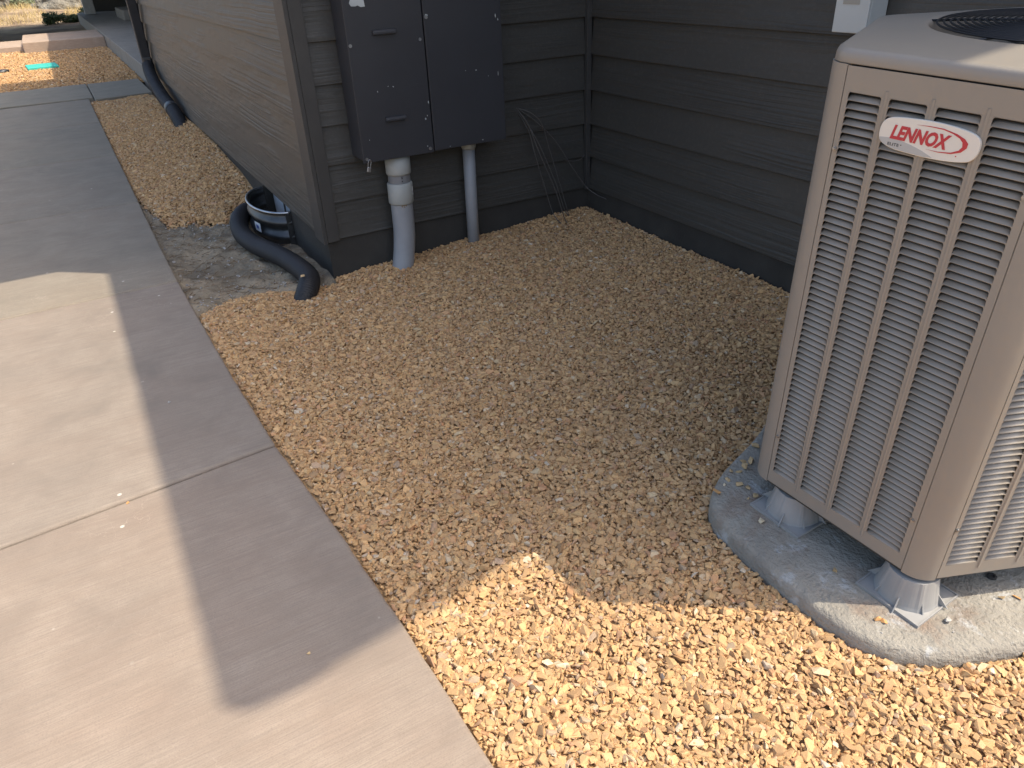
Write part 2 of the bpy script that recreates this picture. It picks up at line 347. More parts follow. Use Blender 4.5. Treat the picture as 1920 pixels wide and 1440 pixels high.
# ------------------------------------------------------------------ walkway slabs
WL = -1.95
walk = struct(MB().box(WL - 0.01, -0.70, -6, 9.25, -0.11, -0.02).build('walkway', 'slab_grey'))
joints = [(-6, -6), (-3.25, -3.1), (-1.46, -1.325), (0.43, 0.46), (2.235, 2.203), (4.02, 3.974), (5.91, 5.857), (7.72, 7.80)]
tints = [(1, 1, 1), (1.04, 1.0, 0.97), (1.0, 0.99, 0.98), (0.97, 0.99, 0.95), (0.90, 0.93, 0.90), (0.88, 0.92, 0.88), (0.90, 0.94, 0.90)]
G = 0.005
for i in range(7):
    (a0, b0), (a1, b1) = joints[i], joints[i + 1]; poly = [(WL, a0 + G)]
    poly.append((float(edge_x(b0)), b0 + G))
    rj = random.Random(i * 3 + 1); ny_ = int((b1 - b0) / 0.035)
    for q in range(1, ny_):
        y = b0 + (b1 - b0) * q / ny_; poly.append((float(edge_x(y)) + rj.uniform(-0.0016, 0.0012), y))
    poly.append((float(edge_x(b1)), b1 - G)); poly.append((WL, a1 - G))
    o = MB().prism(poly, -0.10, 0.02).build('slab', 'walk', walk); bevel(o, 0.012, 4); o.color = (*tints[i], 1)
cross = struct(MB().box(WL - 0.5, 0.03, 7.75, 9.3, -0.11, -0.02).build('cross_walk', 'slab_grey'))
for k, (xa, xb) in enumerate([(-0.63, 0.055), (WL - 0.5, -0.64)]):
    y0 = 7.60 if xa > -0.7 else 7.81
    poly = [(xa, y0), (xb, y0 + 0.12 if xa > -0.7 else 7.81), (xb, 9.36), (xa, 9.33)]
    o = MB().prism(poly, -0.10, 0.03).build('slab', 'walk', cross); bevel(o, 0.008, 2); o.color = (0.92, 0.98, 0.93, 1)

# ------------------------------------------------------------------ gravel stones
def hull_shapes(n, seed):
    rs = random.Random(seed); out = []
    for k in range(n):
        bm = bmesh.new(); fx, fy, fz = rs.uniform(0.95, 1.25), rs.uniform(0.55, 0.92), rs.uniform(0.42, 0.75); npt = rs.randint(9, 13)
        for i in range(npt):
            while 1:
                q = Vector((rs.uniform(-1, 1), rs.uniform(-1, 1), rs.uniform(-1, 1)))
                if 0.75 < q.length < 1.15: break
            bm.verts.new((q.x * fx, q.y * fy, q.z * fz))
        r = bmesh.ops.convex_hull(bm, input=bm.verts)
        bmesh.ops.delete(bm, geom=[v for v in bm.verts if not v.link_faces], context='VERTS')
        bmesh.ops.recalc_face_normals(bm, faces=bm.faces); bm.verts.index_update()
        V = np.array([v.co[:] for v in bm.verts]); V -= V.mean(0)
        Fc = np.array([[v.index for v in f.verts] for f in bm.faces]); bm.free(); out.append((V, Fc))
    return out
SHAPES = hull_shapes(40, 3)
def stones_mesh(name, P, size, tilt, mat, seed):
    rg = np.random.default_rng(seed); n = len(P); kind = rg.integers(0, len(SHAPES), n)
    yaw = rg.uniform(0, 2 * np.pi, n); ax = rg.uniform(0, 2 * np.pi, n); tl = np.abs(rg.normal(0, tilt, n))
    def rotz(a): z = np.zeros_like(a); o = np.ones_like(a); return np.stack([np.stack([np.cos(a), -np.sin(a), z], -1), np.stack([np.sin(a), np.cos(a), z], -1), np.stack([z, z, o], -1)], -2)
    def rotx(a): z = np.zeros_like(a); o = np.ones_like(a); return np.stack([np.stack([o, z, z], -1), np.stack([z, np.cos(a), -np.sin(a)], -1), np.stack([z, np.sin(a), np.cos(a)], -1)], -2)
    RM = rotz(ax) @ rotx(tl) @ rotz(yaw)
    tone = np.stack([rg.random(n), rg.random(n), rg.random(n), np.ones(n)], -1)
    Vs, Fs, Ts = [], [], []; base = 0
    for k, (V, Fc) in enumerate(SHAPES):
        idx = np.nonzero(kind == k)[0]
        if not len(idx): continue
        W = np.einsum('nij,vj->nvi', RM[idx], V) * size[idx][:, None, None] + P[idx][:, None, :]
        nv = len(V); Vs.append(W.reshape(-1, 3)); Ts.append(np.repeat(tone[idx], nv, 0))
        Fs.append((Fc[None] + (base + np.arange(len(idx)) * nv)[:, None, None]).reshape(-1, 3)); base += nv * len(idx)
    V = np.concatenate(Vs).astype(np.float32); Fq = np.concatenate(Fs).astype(np.int32); T = np.concatenate(Ts).astype(np.float32)
    me = bpy.data.meshes.new(name); me.vertices.add(len(V)); me.vertices.foreach_set('co', V.ravel())
    me.loops.add(Fq.size); me.loops.foreach_set('vertex_index', Fq.ravel()); me.polygons.add(len(Fq))
    me.polygons.foreach_set('loop_start', np.arange(0, Fq.size, 3, dtype=np.int32))
    a = me.attributes.new('tone', 'FLOAT_COLOR', 'POINT'); a.data.foreach_set('color', T.ravel())
    me.update(calc_edges=True); me.shade_flat(); me.materials.append(M[mat]); return me
def hexgrid(x0, x1, y0, y1, sp, jit, rg):
    nx = int((x1 - x0) / sp); ny = int((y1 - y0) / (sp * 0.866)); I, J = np.meshgrid(np.arange(nx), np.arange(ny), indexing='ij')
    X = x0 + (I + 0.5 * (J % 2)) * sp; Y = y0 + J * sp * 0.866
    return (X + rg.uniform(-jit, jit, X.shape) * sp).ravel(), (Y + rg.uniform(-jit, jit, X.shape) * sp).ravel()

# air-conditioner frame (the whole unit and its pad lean a little to the front)
AO = Vector((0.465431, -2.436150, 0.130)); AS = Vector((0.050391, -0.998081, -0.035996)).normalized()
AN = Vector((0.998586, 0.049740, 0.018755)); AN = (AN - AS * AN.dot(AS)).normalized(); AT = AS.cross(AN)
AM = Matrix((AS, AN, AT)).transposed().to_4x4(); AM.translation = AO
QS = (CAM[2] - 0.160) / (CAM[2] - 0.130)
UM = Matrix.Translation(Vector(CAM) + (AO - Vector(CAM)) * QS) @ AM.to_3x3().to_4x4() @ Matrix.Scale(QS, 4)
def ac(s, n, t_=0.0): return AO + AS * s + AN * n + AT * t_
PAD = [(-0.30, 0.42), (-0.211, 0.213), (-0.178, 0.089), (-0.150, -0.008), (-0.113, -0.080), (-0.076, -0.126), (-0.035, -0.152), (0.011, -0.166), (0.10, -0.180), (0.20, -0.190),
       (0.289, -0.198), (0.379, -0.197), (0.454, -0.183), (0.510, -0.150), (0.578, -0.080), (0.658, 0.088), (0.80, 0.42), (0.83, 0.55), (0.79, 0.68), (0.66, 0.95), (0.60, 1.0), (-0.15, 1.0), (-0.22, 0.96), (-0.34, 0.66), (-0.345, 0.54)]
PADT = -0.065
PADW = np.array([ac(a, b, PADT)[:2] for a, b in PAD])
def inside(poly, x, y):
    r = np.zeros(len(x), bool); n = len(poly)
    for i in range(n):
        x0, y0 = poly[i]; x1, y1 = poly[(i + 1) % n]
        c = ((y0 > y) != (y1 > y)) & (x < (x1 - x0) * (y - y0) / (y1 - y0 + 1e-12) + x0); r ^= c
    return r
cpad = PADW.mean(0); PADX = cpad + (PADW - cpad) * 1.015
def nook_points(sp, jit, seed):
    rg = np.random.default_rng(seed); X, Y = hexgrid(-0.72, 1.58, -4.2, 0.14, sp, jit, rg)
    k = (X > edge_x(Y) + 0.010) & (X < WX - 0.012) & ~inside(PADX, X, Y)
    k &= np.where(X < 0.0, Y < np.interp(X, DX, DY0) + rg.normal(0, 0.04, len(X)), Y < -0.012)
    return X[k], Y[k], rg
def strip_points(sp, jit, seed):
    rg = np.random.default_rng(seed); X, Y = hexgrid(-0.70, 0.0, 1.2, 7.62, sp, jit, rg)
    k = (X > edge_x(Y) + 0.012) & (X < -0.012) & (Y > np.interp(X, DY1X, DY1) + rg.normal(0, 0.07, len(X))) & (Y < 7.58 + 0.12 * (X + 0.63) / 0.68)
    k &= ~((((X) / 0.24) ** 2 + ((Y - 1.035) / 0.42) ** 2) < 1)
    return X[k], Y[k], rg
def gravel_layers(pts, name, specs):
    Ps, Ss = [], []
    for sp, jit, seed, dz, zj, smin, smax in specs:
        X, Y, rg = pts(sp, jit, seed); n = len(X); s = np.clip(rg.lognormal(0, 0.33, n) * (smin + smax) / 2, smin * 0.65, smax * 1.5)
        Z = gz(X, Y) + dz + rg.uniform(-zj, zj, n) - taper(X, Y); Ps.append(np.stack([X, Y, Z], -1)); Ss.append(s)
    P = np.concatenate(Ps); s = np.concatenate(Ss)
    return stuff(link(name, stones_mesh(name, P, s, 0.30, 'gravel', len(P))))
g1 = gravel_layers(nook_points, 'gravel', [(0.0195, 0.42, 1, -0.009, 0.003, 0.0095, 0.0140), (0.0118, 0.48, 21, -0.0045, 0.003, 0.0052, 0.0085), (0.0172, 0.48, 2, -0.0025, 0.0032, 0.0076, 0.0130)])
tag(g1, 'angular tan crushed gravel filling the corner between walkway and house', 'gravel')
g2 = gravel_layers(strip_points, 'gravel', [(0.024, 0.45, 3, -0.009, 0.004, 0.011, 0.016), (0.016, 0.48, 22, -0.005, 0.003, 0.006, 0.0095), (0.0225, 0.46, 4, -0.002, 0.004, 0.0095, 0.0155)])
tag(g2, 'narrow strip of tan gravel running along the long siding wall', 'gravel')
rg = np.random.default_rng(5); X, Y = hexgrid(-3.6, 0.12, 9.36, 16.7, 0.040, 0.45, rg); n = len(X)
P = np.stack([X, Y, rg.uniform(-0.012, 0.004, n)], -1)
g3 = stuff(link('gravel', stones_mesh('gravel', P, rg.uniform(0.017, 0.027, n), 0.4, 'gravel', 8)))
tag(g3, 'far bed of tan gravel beyond the crossing walk', 'gravel')

# soil litter
mb = MB(); rs = random.Random(5)
for i in range(650):
    x = rs.uniform(-0.67, -0.03); y = rs.uniform(lerp(x, DX, DY0) - 0.02, lerp(x, DY1X, DY1)); z = float(soilz(np.array(x), np.array(y))) + 0.004
    L = rs.uniform(0.012, 0.07); a = rs.uniform(0, 6.28); d = Vector((math.cos(a), math.sin(a), rs.uniform(-0.1, 0.15))) * L
    p0 = Vector((x, y, z)); mb.tube([p0, p0 + d * 0.5 + Vector((rs.uniform(-1, 1), rs.uniform(-1, 1), 0.3)) * 0.004, p0 + d], rs.uniform(0.0007, 0.0017), 3, False, False)
lit = stuff(mb.build('litter', 'litter')); tag(lit, 'dry twigs and needles lying on the bare soil', 'litter')
n = 900; X = RNG.uniform(-0.68, -0.02, n); lo = np.interp(X, DX, DY0) - 0.02; hi = np.interp(X, DY1X, DY1) + 0.05; Y = lo + (hi - lo) * RNG.random(n)
k = RNG.random(n) < np.where((Y - lo < 0.18) | (hi - Y < 0.2), 1.0, 0.35); X, Y = X[k], Y[k]
me = stones_mesh('soil_grit', np.stack([X, Y, soilz(X, Y) + 0.003], -1), np.clip(RNG.lognormal(0, 0.5, len(X)) * 0.005, 0.002, 0.014), 0.5, 'stray_grey', 6)
tag(stuff(link('soil_grit', me)), 'grey grit and chips scattered over the bare soil', 'grit')

# ------------------------------------------------------------------ house
house = tag(empty('house'), 'dark grey house with lap siding around the gravel corner', 'house')
EXP, Z0 = 0.178, 0.22
HT, HTN = 3.95, 3.0
def siding_wall(name, length, place, rows=20, skip_first=0.0, top=None):
    top = top or HT
    wl = MB().box(0, length, 0.012, 0.10, Z0 - 0.02, top).build(name, 'foundation', house); wl.matrix_local = place
    me = None
    for r in range(rows):
        z = Z0 + r * EXP
        prof = [(-0.006, 0.0), (-0.0085, 0.0015), (-0.0085, 0.004), (0.0105, EXP + 0.012), (0.0118, EXP + 0.012), (0.0105, 0.0)]
        if me is None:
            mb = MB(); mb.loops([[(xx, yy - 0.0005, zz) for yy, zz in prof] for xx in (skip_first, length)], True, True, True, False); me = mb.mesh('siding_board', 'siding')
        link('siding_board', me, wl, (0, 0, z))
    return wl
# long left wall, faces -x : local x -> -y world
NL = 6.2
ml = Matrix(((0, 1, 0, 0), (-1, 0, 0, NL), (0, 0, 1, 0), (0, 0, 0, 1)))
wl = siding_wall('wall', NL - 0.12, ml, 15, 0.0, HTN); wl['label'] = 'long lap siding wall beside the walkway'
# panel wall, faces -y
mp = Matrix.Translation((0.055, 0, 0)); wp = siding_wall('wall', WX - 0.055 - 0.03, mp, 15, 0.0, HTN); wp['label'] = 'short siding wall carrying the electrical cabinet'
# right wall, faces -x, from y=0 to y=-3.4
mr = Matrix(((0, 1, 0, WX), (-1, 0, 0, -0.03), (0, 0, 1, 0), (0, 0, 0, 1))); wr = siding_wall('wall', 3.36, mr); wr['label'] = 'siding wall behind the air conditioner'
# south face of the right block
ms = Matrix.Translation((WX, -3.40, 0)); siding_wall('wall', 5.0, ms, 20)
# north end wall of the long block
mn = Matrix(((-1, 0, 0, 5.0), (0, -1, 0, NL + 0.001), (0, 0, 1, 0), (0, 0, 0, 1))); siding_wall('wall', 5.0, mn, 15, 0.0, HTN)
# corner boards
MB().box(WX - 0.04, WX + 0.10, 0.011, 0.099, Z0 - 0.02, HTN).build('corner_backing', 'trim', house); MB().box(WX + 0.011, WX + 0.099, -0.05, 0.0105, Z0 - 0.02, HTN).build('corner_backing', 'trim', house)
MB().box(0.03, 0.10, NL - 0.02, NL - 0.001, Z0, HTN).build('corner_backing', 'trim', house); MB().box(0.013, 0.09, 0.013, 0.13, Z0, HTN).build('corner_backing', 'trim', house)
o = MB().box(-0.022, -0.002, -0.022, 0.13, Z0 - 0.012, HTN).build('corner_board', 'trim', house); bevel(o, 0.002)
o = MB().box(-0.001, 0.060, -0.021, -0.002, Z0 - 0.006, HTN).build('corner_board', 'trim', house); bevel(o, 0.002)
o = MB().box(WX - 0.032, WX - 0.003, -0.030, -0.003, Z0 - 0.004, HTN).build('corner_board', 'trim', house); bevel(o, 0.002)
o = MB().box(-0.022, -0.002, NL - 0.1, NL + 0.02, Z0 - 0.01, HTN).build('corner_board', 'trim', house); bevel(o, 0.002)
# foundation
fnd = MB(); fnd.box(0.004, 0.12, 0.006, 0.72, -0.25, Z0 + 0.01); fnd.box(0.004, 0.12, 1.35, NL, -0.25, Z0 + 0.01); fnd.box(0.09, 0.12, 0.72, 1.35, -0.25, Z0 + 0.01)
fnd.box(0.12, WX + 0.2, 0.006, 0.10, -0.25, Z0 + 0.01); fnd.box(WX + 0.004, WX + 0.12, -3.39, 0.006, -0.25, Z0 + 0.011); fnd.box(WX + 0.12, WX + 5, -3.39, -3.29, -0.25, Z0 + 0.01)
fnd.box(0.12, 5, NL - 0.1, NL - 0.002, -0.25, Z0 + 0.011); fnd.build('foundation', 'foundation', house)
# basement window seen inside the well
wn = MB(); wn.box(0.050, 0.075, 0.74, 1.33, -0.2, 0.21); win = wn.build('window', 'vinyl', house); MB().box(0.041, 0.0495, 1.032, 1.042, -0.2, 0.208).build('mullion', 'cable', win)
pn = MB(); pn.box(0.044, 0.049, 0.78, 1.02, -0.19, -0.02); pn.build('pane', 'glass', win)
pn = MB(); pn.box(0.044, 0.049, 1.05, 1.29, -0.19, -0.02); pn.build('pane', 'glass', win)
# roofs: the taller right block slopes up from its eave, the long block is lower
def slope_roof(x0, x1, y0, y1, z0, m_, th=0.12):
    z1 = z0 + (x1 - x0) * m_
    mb = MB(); mb.add([(x0, y0, z0), (x1, y0, z1), (x1, y1, z1), (x0, y1, z0), (x0, y0, z0 + th), (x1, y0, z1 + th), (x1, y1, z1 + th), (x0, y1, z0 + th)], [(0, 1, 2, 3), (7, 6, 5, 4), (0, 4, 5, 1), (1, 5, 6, 2), (2, 6, 7, 3), (3, 7, 4, 0)])
    return mb.build('roof', 'roofing', house)
slope_roof(1.05, 4.6, -3.96, -0.2, 4.0, 0.30); slope_roof(-0.22, 6.0, -0.235, 9.37, HTN + 0.002, 0.0)
slope_roof(0.50, 6.0, 9.371, 18.57, HTN + 0.002, 0.0); slope_roof(-6.0, 6.0, 18.571, 28.3, HTN + 0.002, 0.0)
o = MB().prism([(0.985, 3.955), (0.982, 3.97), (0.982, 4.06), (1.049, 4.06), (1.049, 3.995), (1.20, 3.995), (1.17, 3.975), (1.10, 3.955)], -3.94, -0.2, tr=lambda X, Y, Z: (X, Z, Y)).build('gutter', 'fascia', house)
# recessed entry behind the porch
ew = MB().box(1.9, 2.0, NL + 0.2, 27.9, -0.1, HTN).build('wall', 'siding', house); ew['label'] = 'far dark wall behind the porch'
ew = MB().box(0.55, 6.9, 27.9, 28.05, -0.1, HTN).build('wall', 'siding', house)

porch = struct(MB().box(0.13, 1.89, 7.95, 27.8, -0.1, 0.235).build('porch_slab', 'slab_grey')); porch.color = (1.1, 1.02, 0.92, 1); bevel(porch, 0.01)
o = MB().box(0.30, 0.62, 26.0, 26.3, 0.236, HTN).build('porch_post', 'white_post'); bevel(o, 0.02); tag(o, 'pale square post at the far end of the porch slab', 'post')
st = MB().box(0.98, 1.85, 20.6, 23.0, 0.237, 0.50).build('concrete_step', 'slab_grey'); bevel(st, 0.02); st.color = (0.82, 0.78, 0.72, 1); tag(st, 'square concrete step block on the far porch slab', 'step')
ld = struct(MB().box(-1.44, 0.125, 16.1, 18.7, -0.12, 0.20).build('concrete_landing', 'walk')); bevel(ld, 0.015); ld.color = (1.5, 1.38, 1.3, 1)
ld2 = struct(MB().box(-6, -1.45, 16.7, 18.6, -0.12, 0.10).build('far_walk', 'walk')); bevel(ld2, 0.015); ld2.color = (1.5, 1.38, 1.3, 1)

# downspout at the far corner with its flexible extension
ds = tag(empty('downspout', (-0.06, 5.95, 0.2)), 'black downspout at the far corner of the long wall with flexible hose', 'downspout')
mb = MB(); mb.box(-0.050, 0.040, -0.045, 0.045, 0.34, HTN - 0.2); o = mb.build('pipe', 'black_plastic', ds); bevel(o, 0.008)
mb = MB(); mb.box(-0.046, 0.036, -0.05, 0.05, 0.26, 0.40); o = mb.build('elbow', 'dark_steel', ds); bevel(o, 0.008)
for zz in (1.1, 2.4): o = MB().box(-0.054, 0.05, -0.05, 0.05, zz, zz + 0.03).build('strap', 'black_plastic', ds)
def ribbed(path, r, amp, pitch, seg=16):
    P = spline(path, 12); L = [0]
    for a, b in zip(P, P[1:]): L.append(L[-1] + (b - a).length)
    tot = L[-1]; n = int(tot / (pitch / 4)); pts = []; rad = []
    A = np.array([q[:] for q in P])
    for i in range(n + 1):
        s_ = tot * i / n; pts.append(Vector([np.interp(s_, L, A[:, k]) for k in range(3)])); rad.append(r + amp * (1 if (i % 4) in (0, 1) else -1))
    return MB().tube(pts, rad, seg, True, True)
dl = lambda x, y, z: (x + 0.06, y - 5.95, z - 0.2)
ribbed([dl(-0.066, 5.93, 0.52), dl(-0.078, 5.80, 0.46), dl(-0.09, 5.45, 0.385), dl(-0.095, 5.00, 0.32), dl(-0.09, 4.50, 0.265), dl(-0.085, 4.25, 0.215), dl(-0.08, 4.0, 0.12)], 0.060, 0.0025, 0.02).build('flexible_hose', 'black_plastic', ds)
mb = MB(); mb.tube([dl(-0.09, 4.53, 0.270), dl(-0.0885, 4.43, 0.256)], 0.064, 16); mb.build('hose_collar', 'dark_steel', ds)
# black drain hose curving round the window well
hose = ribbed([(-0.06, 1.60, -0.03), (-0.10, 1.47, 0.03), (-0.175, 1.29, 0.058), (-0.228, 1.12, 0.06), (-0.253, 0.90, 0.055), (-0.235, 0.68, 0.055), (-0.19, 0.50, 0.057), (-0.152, 0.32, 0.06), (-0.127, 0.13, 0.06), (-0.122, 0.0, 0.052), (-0.165, -0.10, 0.03), (-0.23, -0.16, -0.05)], 0.0515, 0.0009, 0.009, 20).build('drain_hose', 'black_plastic')
tag(hose, 'black corrugated drain hose curving around the window well into the gravel', 'hose')

# window well
well = tag(empty('window_well', (0, 1.035, 0)), 'corrugated galvanised steel window well against the foundation', 'window well')
ths = [math.pi * i / 40 for i in range(41)]
def arc(r_off, z): return [(-(0.155 + r_off) * math.sin(a) - 0.0, (0.325 + r_off) * math.cos(a), z) for a in ths]
L = []; nz_ = 40
for i in range(nz_ + 1):
    z = -0.20 + 0.385 * i / nz_; L.append(arc(0.011 * math.sin(2 * math.pi * (z - 0.02) / 0.085), z))
mb = MB(); mb.loops(L, False); mb.loops([[(x * 0.985, y * 0.99, z) for x, y, z in q] for q in L], False); mb.build('liner', 'dark_steel', well)
mb = MB(); mb.tube(arc(0.004, 0.187), 0.0075, 10); mb.build('rim', 'galvanised', well)
for sgn in (-1, 1): MB().box(-0.03, 0.002, sgn * 0.325, sgn * 0.333, -0.2, 0.18).build('flange', 'dark_steel', well)
a0 = math.pi * 0.56
def arcpt(a, off, z): return (-(0.155 + off) * math.sin(a), (0.325 + off) * math.cos(a), z)
mb = MB(); qs = [(0.58, 0.052), (0.655, 0.052), (0.655, 0.105), (0.58, 0.105)]
mb.add([arcpt(math.pi * a, 0.0135, z) for a, z in qs] + [arcpt(math.pi * a, 0.0125, z) for a, z in qs], [(0, 1, 2, 3), (7, 6, 5, 4), (0, 4, 5, 1), (1, 5, 6, 2), (2, 6, 7, 3), (3, 7, 4, 0)])
stk = mb.build('sticker', 'sticker', well)
mb = MB(); qs = [(0.60, 0.07), (0.632, 0.07), (0.632, 0.09), (0.60, 0.09)]
mb.add([arcpt(math.pi * a, 0.0145, z) for a, z in qs] + [arcpt(math.pi * a, 0.0137, z) for a, z in qs], [(0, 1, 2, 3), (7, 6, 5, 4), (0, 4, 5, 1), (1, 5, 6, 2), (2, 6, 7, 3), (3, 7, 4, 0)])
mb.build('print', 'blue_ink', stk)

# ------------------------------------------------------------------ electrical cabinet
cab = tag(empty('electrical_cabinet', (0.56, 0, 0.605)), 'dark painted two-door electrical cabinet mounted on the short siding wall', 'cabinet')
CX0, CX1, CS, CD, CB, CT = 0.189 - 0.56, 0.943 - 0.56, 0.549 - 0.56, 0.166, 0.0, 1.15
o = MB().box(CX0 + 0.002, CX1 - 0.002, -CD + 0.016, -0.004, CB + 0.003, CT).build('body', 'cabinet', cab); bevel(o, 0.003)
o = MB().box(CX0, CS - 0.003, -CD, -CD + 0.0155, CB - 0.006, CT + 0.004).build('door', 'cabinet', cab); bevel(o, 0.0025); dleft = o
o = MB().box(CS + 0.002, CX1, -CD - 0.004, -CD + 0.0155, CB, CT + 0.004).build('door', 'cabinet', cab); bevel(o, 0.0025); dright = o
def cl(x, z): return x - 0.56, z - 0.605
for (xa, xb, zz) in ((0.305, 0.412, 1.140), (0.317, 0.416, 0.779)):
    a, z = cl(xa, zz); b, _ = cl(xb, zz)
    mb = MB(); prof = [(-CD, 0.010), (-CD - 0.012, 0.008), (-CD - 0.017, 0.0), (-CD - 0.017, -0.008), (-CD - 0.013, -0.010), (-CD, -0.004)]
    mb.loops([[(xx, y, z + q) for y, q in prof] for xx in (a, b)], True, True, True, False); o = mb.build('handle', 'cabinet', dleft); bevel(o, 0.0015)
def ring(x, z, r, name='screw', depth=0.003, y=None, parent=None):
    a, zc = cl(x, z); y0 = (-CD if y is None else y) - 0.0004
    mb = MB(); N = 12
    mb.loops([[(a + rr * math.cos(2 * math.pi * i / N), y0 - dd, zc + rr * math.sin(2 * math.pi * i / N)) for i in range(N)] for rr, dd in ((r, 0), (r, depth), (r * 0.55, depth), (r * 0.5, depth * 0.3))], True, False, True, False)
    return mb.build(name, 'zinc', parent or dleft)
ring(0.200, 1.096, 0.0075); ring(0.526, 1.096, 0.007); ring(0.527, 0.619, 0.008); ring(0.205, 0.617, 0.007)
ring(0.562, 1.183, 0.008, y=-CD - 0.004, parent=dright)
def blob(x, z, pts, mat, parent, y):
    a, zc = cl(x, z); n = len(pts); mb = MB(); mb.prism([(a + q[0], zc + q[1]) for q in pts], 0, 0.0008, tr=lambda X, Y, Z: (X, y - 0.0005 - Z, Y)); return mb.build('paint_chip', mat, parent)
blob(0.257, 1.258, [(-0.037, 0.0), (-0.03, -0.012), (-0.012, -0.013), (0.0, -0.010), (0.012, -0.017), (0.031, -0.016), (0.028, 0.01), (0.016, 0.03), (-0.02, 0.03), (-0.03, 0.015)], 'paint_chip', dleft, -CD)
for (x, z, dx, dz, k) in [(0.374, 0.914, 0.004, 0.003, 0), (0.35, 0.918, 0.0025, 0.002, 0), (0.297, 0.901, 0.002, 0.004, 0), (0.539, 0.828, 0.003, 0.009, 0), (0.517, 0.757, 0.004, 0.007, 0), (0.527, 0.77, 0.002, 0.004, 0), (0.514, 0.632, 0.003, 0.003, 0), (0.23, 0.70, 0.002, 0.002, 0),
                           (0.912, 1.165, 0.002, 0.010, 1), (0.925, 1.148, 0.002, 0.007, 1), (0.796, 0.942, 0.006, 0.003, 1), (0.913, 0.915, 0.0015, 0.012, 1), (0.86, 0.91, 0.002, 0.002, 1), (0.74, 0.945, 0.002, 0.002, 1), (0.565, 1.19, 0.007, 0.005, 1), (0.63, 0.615, 0.004, 0.002, 1), (0.81, 0.62, 0.003, 0.003, 1)]:
    rr = random.Random(int(x * 1e4)); pts = [(dx * math.cos(a) * rr.uniform(0.5, 1.2), dz * math.sin(a) * rr.uniform(0.5, 1.2)) for a in [i * 1.047 for i in range(6)]]
    blob(x, z, pts, 'paint_chip', dright if k else dleft, -CD - (0.004 if k else 0))
# small padlock through the lower hasp
pl = tag(empty('padlock', (0.203, -CD - 0.008, 0.560)), 'tiny silver padlock hanging from the bottom left cabinet corner', 'padlock')
pl.rotation_euler = (0, R(14), 0)
mb = MB(); mb.box(-0.009, 0.009, -0.005, 0.005, 0.0, 0.024); o = mb.build('body', 'zinc', pl); bevel(o, 0.003)
mb = MB(); mb.tube(spline([(-0.006, 0, 0.022), (-0.0065, 0, 0.045), (-0.004, 0, 0.054), (0, 0, 0.057), (0.004, 0, 0.054), (0.0065, 0, 0.045), (0.006, 0, 0.022)], 5), 0.0017, 8); mb.build('shackle', 'zinc', pl)

# ------------------------------------------------------------------ conduits
c1 = tag(empty('large_conduit', (0.377, -0.088, 0.0)), 'thick grey plastic conduit with two couplings below the cabinet', 'conduit')
def cyl(mb, pts, rad, seg=28): return mb.tube(pts, rad, seg)
path = spline([(0.006, 0, 0.62), (0.003, 0, 0.46), (0.001, 0, 0.36), (0.0, 0, 0.28), (-0.004, 0, 0.20), (-0.020, -0.004, 0.10), (-0.044, -0.010, 0.0), (-0.068, -0.015, -0.10)], 6)
k = [q for q in path if q.z > 0.40]
cyl(MB(), k, 0.0545).build('pipe', 'pvc_mid', c1)
cyl(MB(), [q for q in path if q.z < 0.385], 0.0545).build('sweep_bend', 'pvc', c1)
cyl(MB(), [(0.0055, 0, 0.600), (0.004, 0, 0.515), (0.004, 0, 0.508)], [0.061, 0.061, 0.058]).build('coupling', 'pvc_pale', c1)
cyl(MB(), [(0.003, 0, 0.468), (0.003, 0, 0.462), (0.001, 0, 0.372), (0.001, 0, 0.366)], [0.0585, 0.0625, 0.0625, 0.059]).build('coupling', 'pvc_pale', c1)
for a0, a1, zz in ((-1.95, -1.45, 0.357), (-0.95, -0.45, 0.350)):
    mb = MB(); vs_ = []
    for rr in (0.0543, 0.0549):
        for aa, z_ in ((a0, zz), ((a0 + a1) / 2, zz - 0.006), (a1, zz), (a1, 0.366), ((a0 + a1) / 2, 0.366), (a0, 0.366)): vs_.append((0.0003 + rr * math.cos(aa), rr * math.sin(aa), z_))
    mb.add(vs_, [tuple(range(6)), tuple(range(11, 5, -1))] + [(k, (k + 1) % 6, 6 + (k + 1) % 6, 6 + k) for k in range(6)]); mb.build('glue_stain', 'rust_glue', c1)
for i, (da, z, hh) in enumerate([(-0.50, 0.478, 0.006), (-0.47, 0.492, 0.007), (-0.52, 0.500, 0.003)]):
    mb = MB(); a0 = -math.pi / 2 - 0.15 + da * 0.0; 
    vs_ = []
    for rr in (0.0547, 0.0552):
        for aa, zz in ((a0, z), (a0 + 0.10, z), (a0 + 0.10, z + hh), (a0, z + hh)): vs_.append((0.003 + rr * math.cos(aa), rr * math.sin(aa), zz))
    mb.add(vs_, [(0, 1, 2, 3), (7, 6, 5, 4), (0, 4, 5, 1), (1, 5, 6, 2), (2, 6, 7, 3), (3, 7, 4, 0)]); mb.build('ink_mark', 'ink', c1)
mb = MB(); vs_ = []
for rr in (0.0627, 0.0634):
    for aa, zz in ((-0.72, 0.405), (-0.60, 0.405), (-0.60, 0.445), (-0.72, 0.445)): vs_.append((0.002 + rr * math.cos(aa), rr * math.sin(aa), zz))
mb.add(vs_, [(0, 1, 2, 3), (7, 6, 5, 4), (0, 4, 5, 1), (1, 5, 6, 2), (2, 6, 7, 3), (3, 7, 4, 0)]); mb.build('sticker', 'sticker', c1)
c2 = tag(empty('small_conduit', (0.777, -0.062, 0.0)), 'thin grey plastic conduit rising from the gravel to the cabinet', 'conduit')
cyl(MB(), [(0.005, 0, 0.60), (0.0, 0, 0.3), (-0.004, 0, -0.06)], 0.0315).build('pipe', 'pvc', c2)
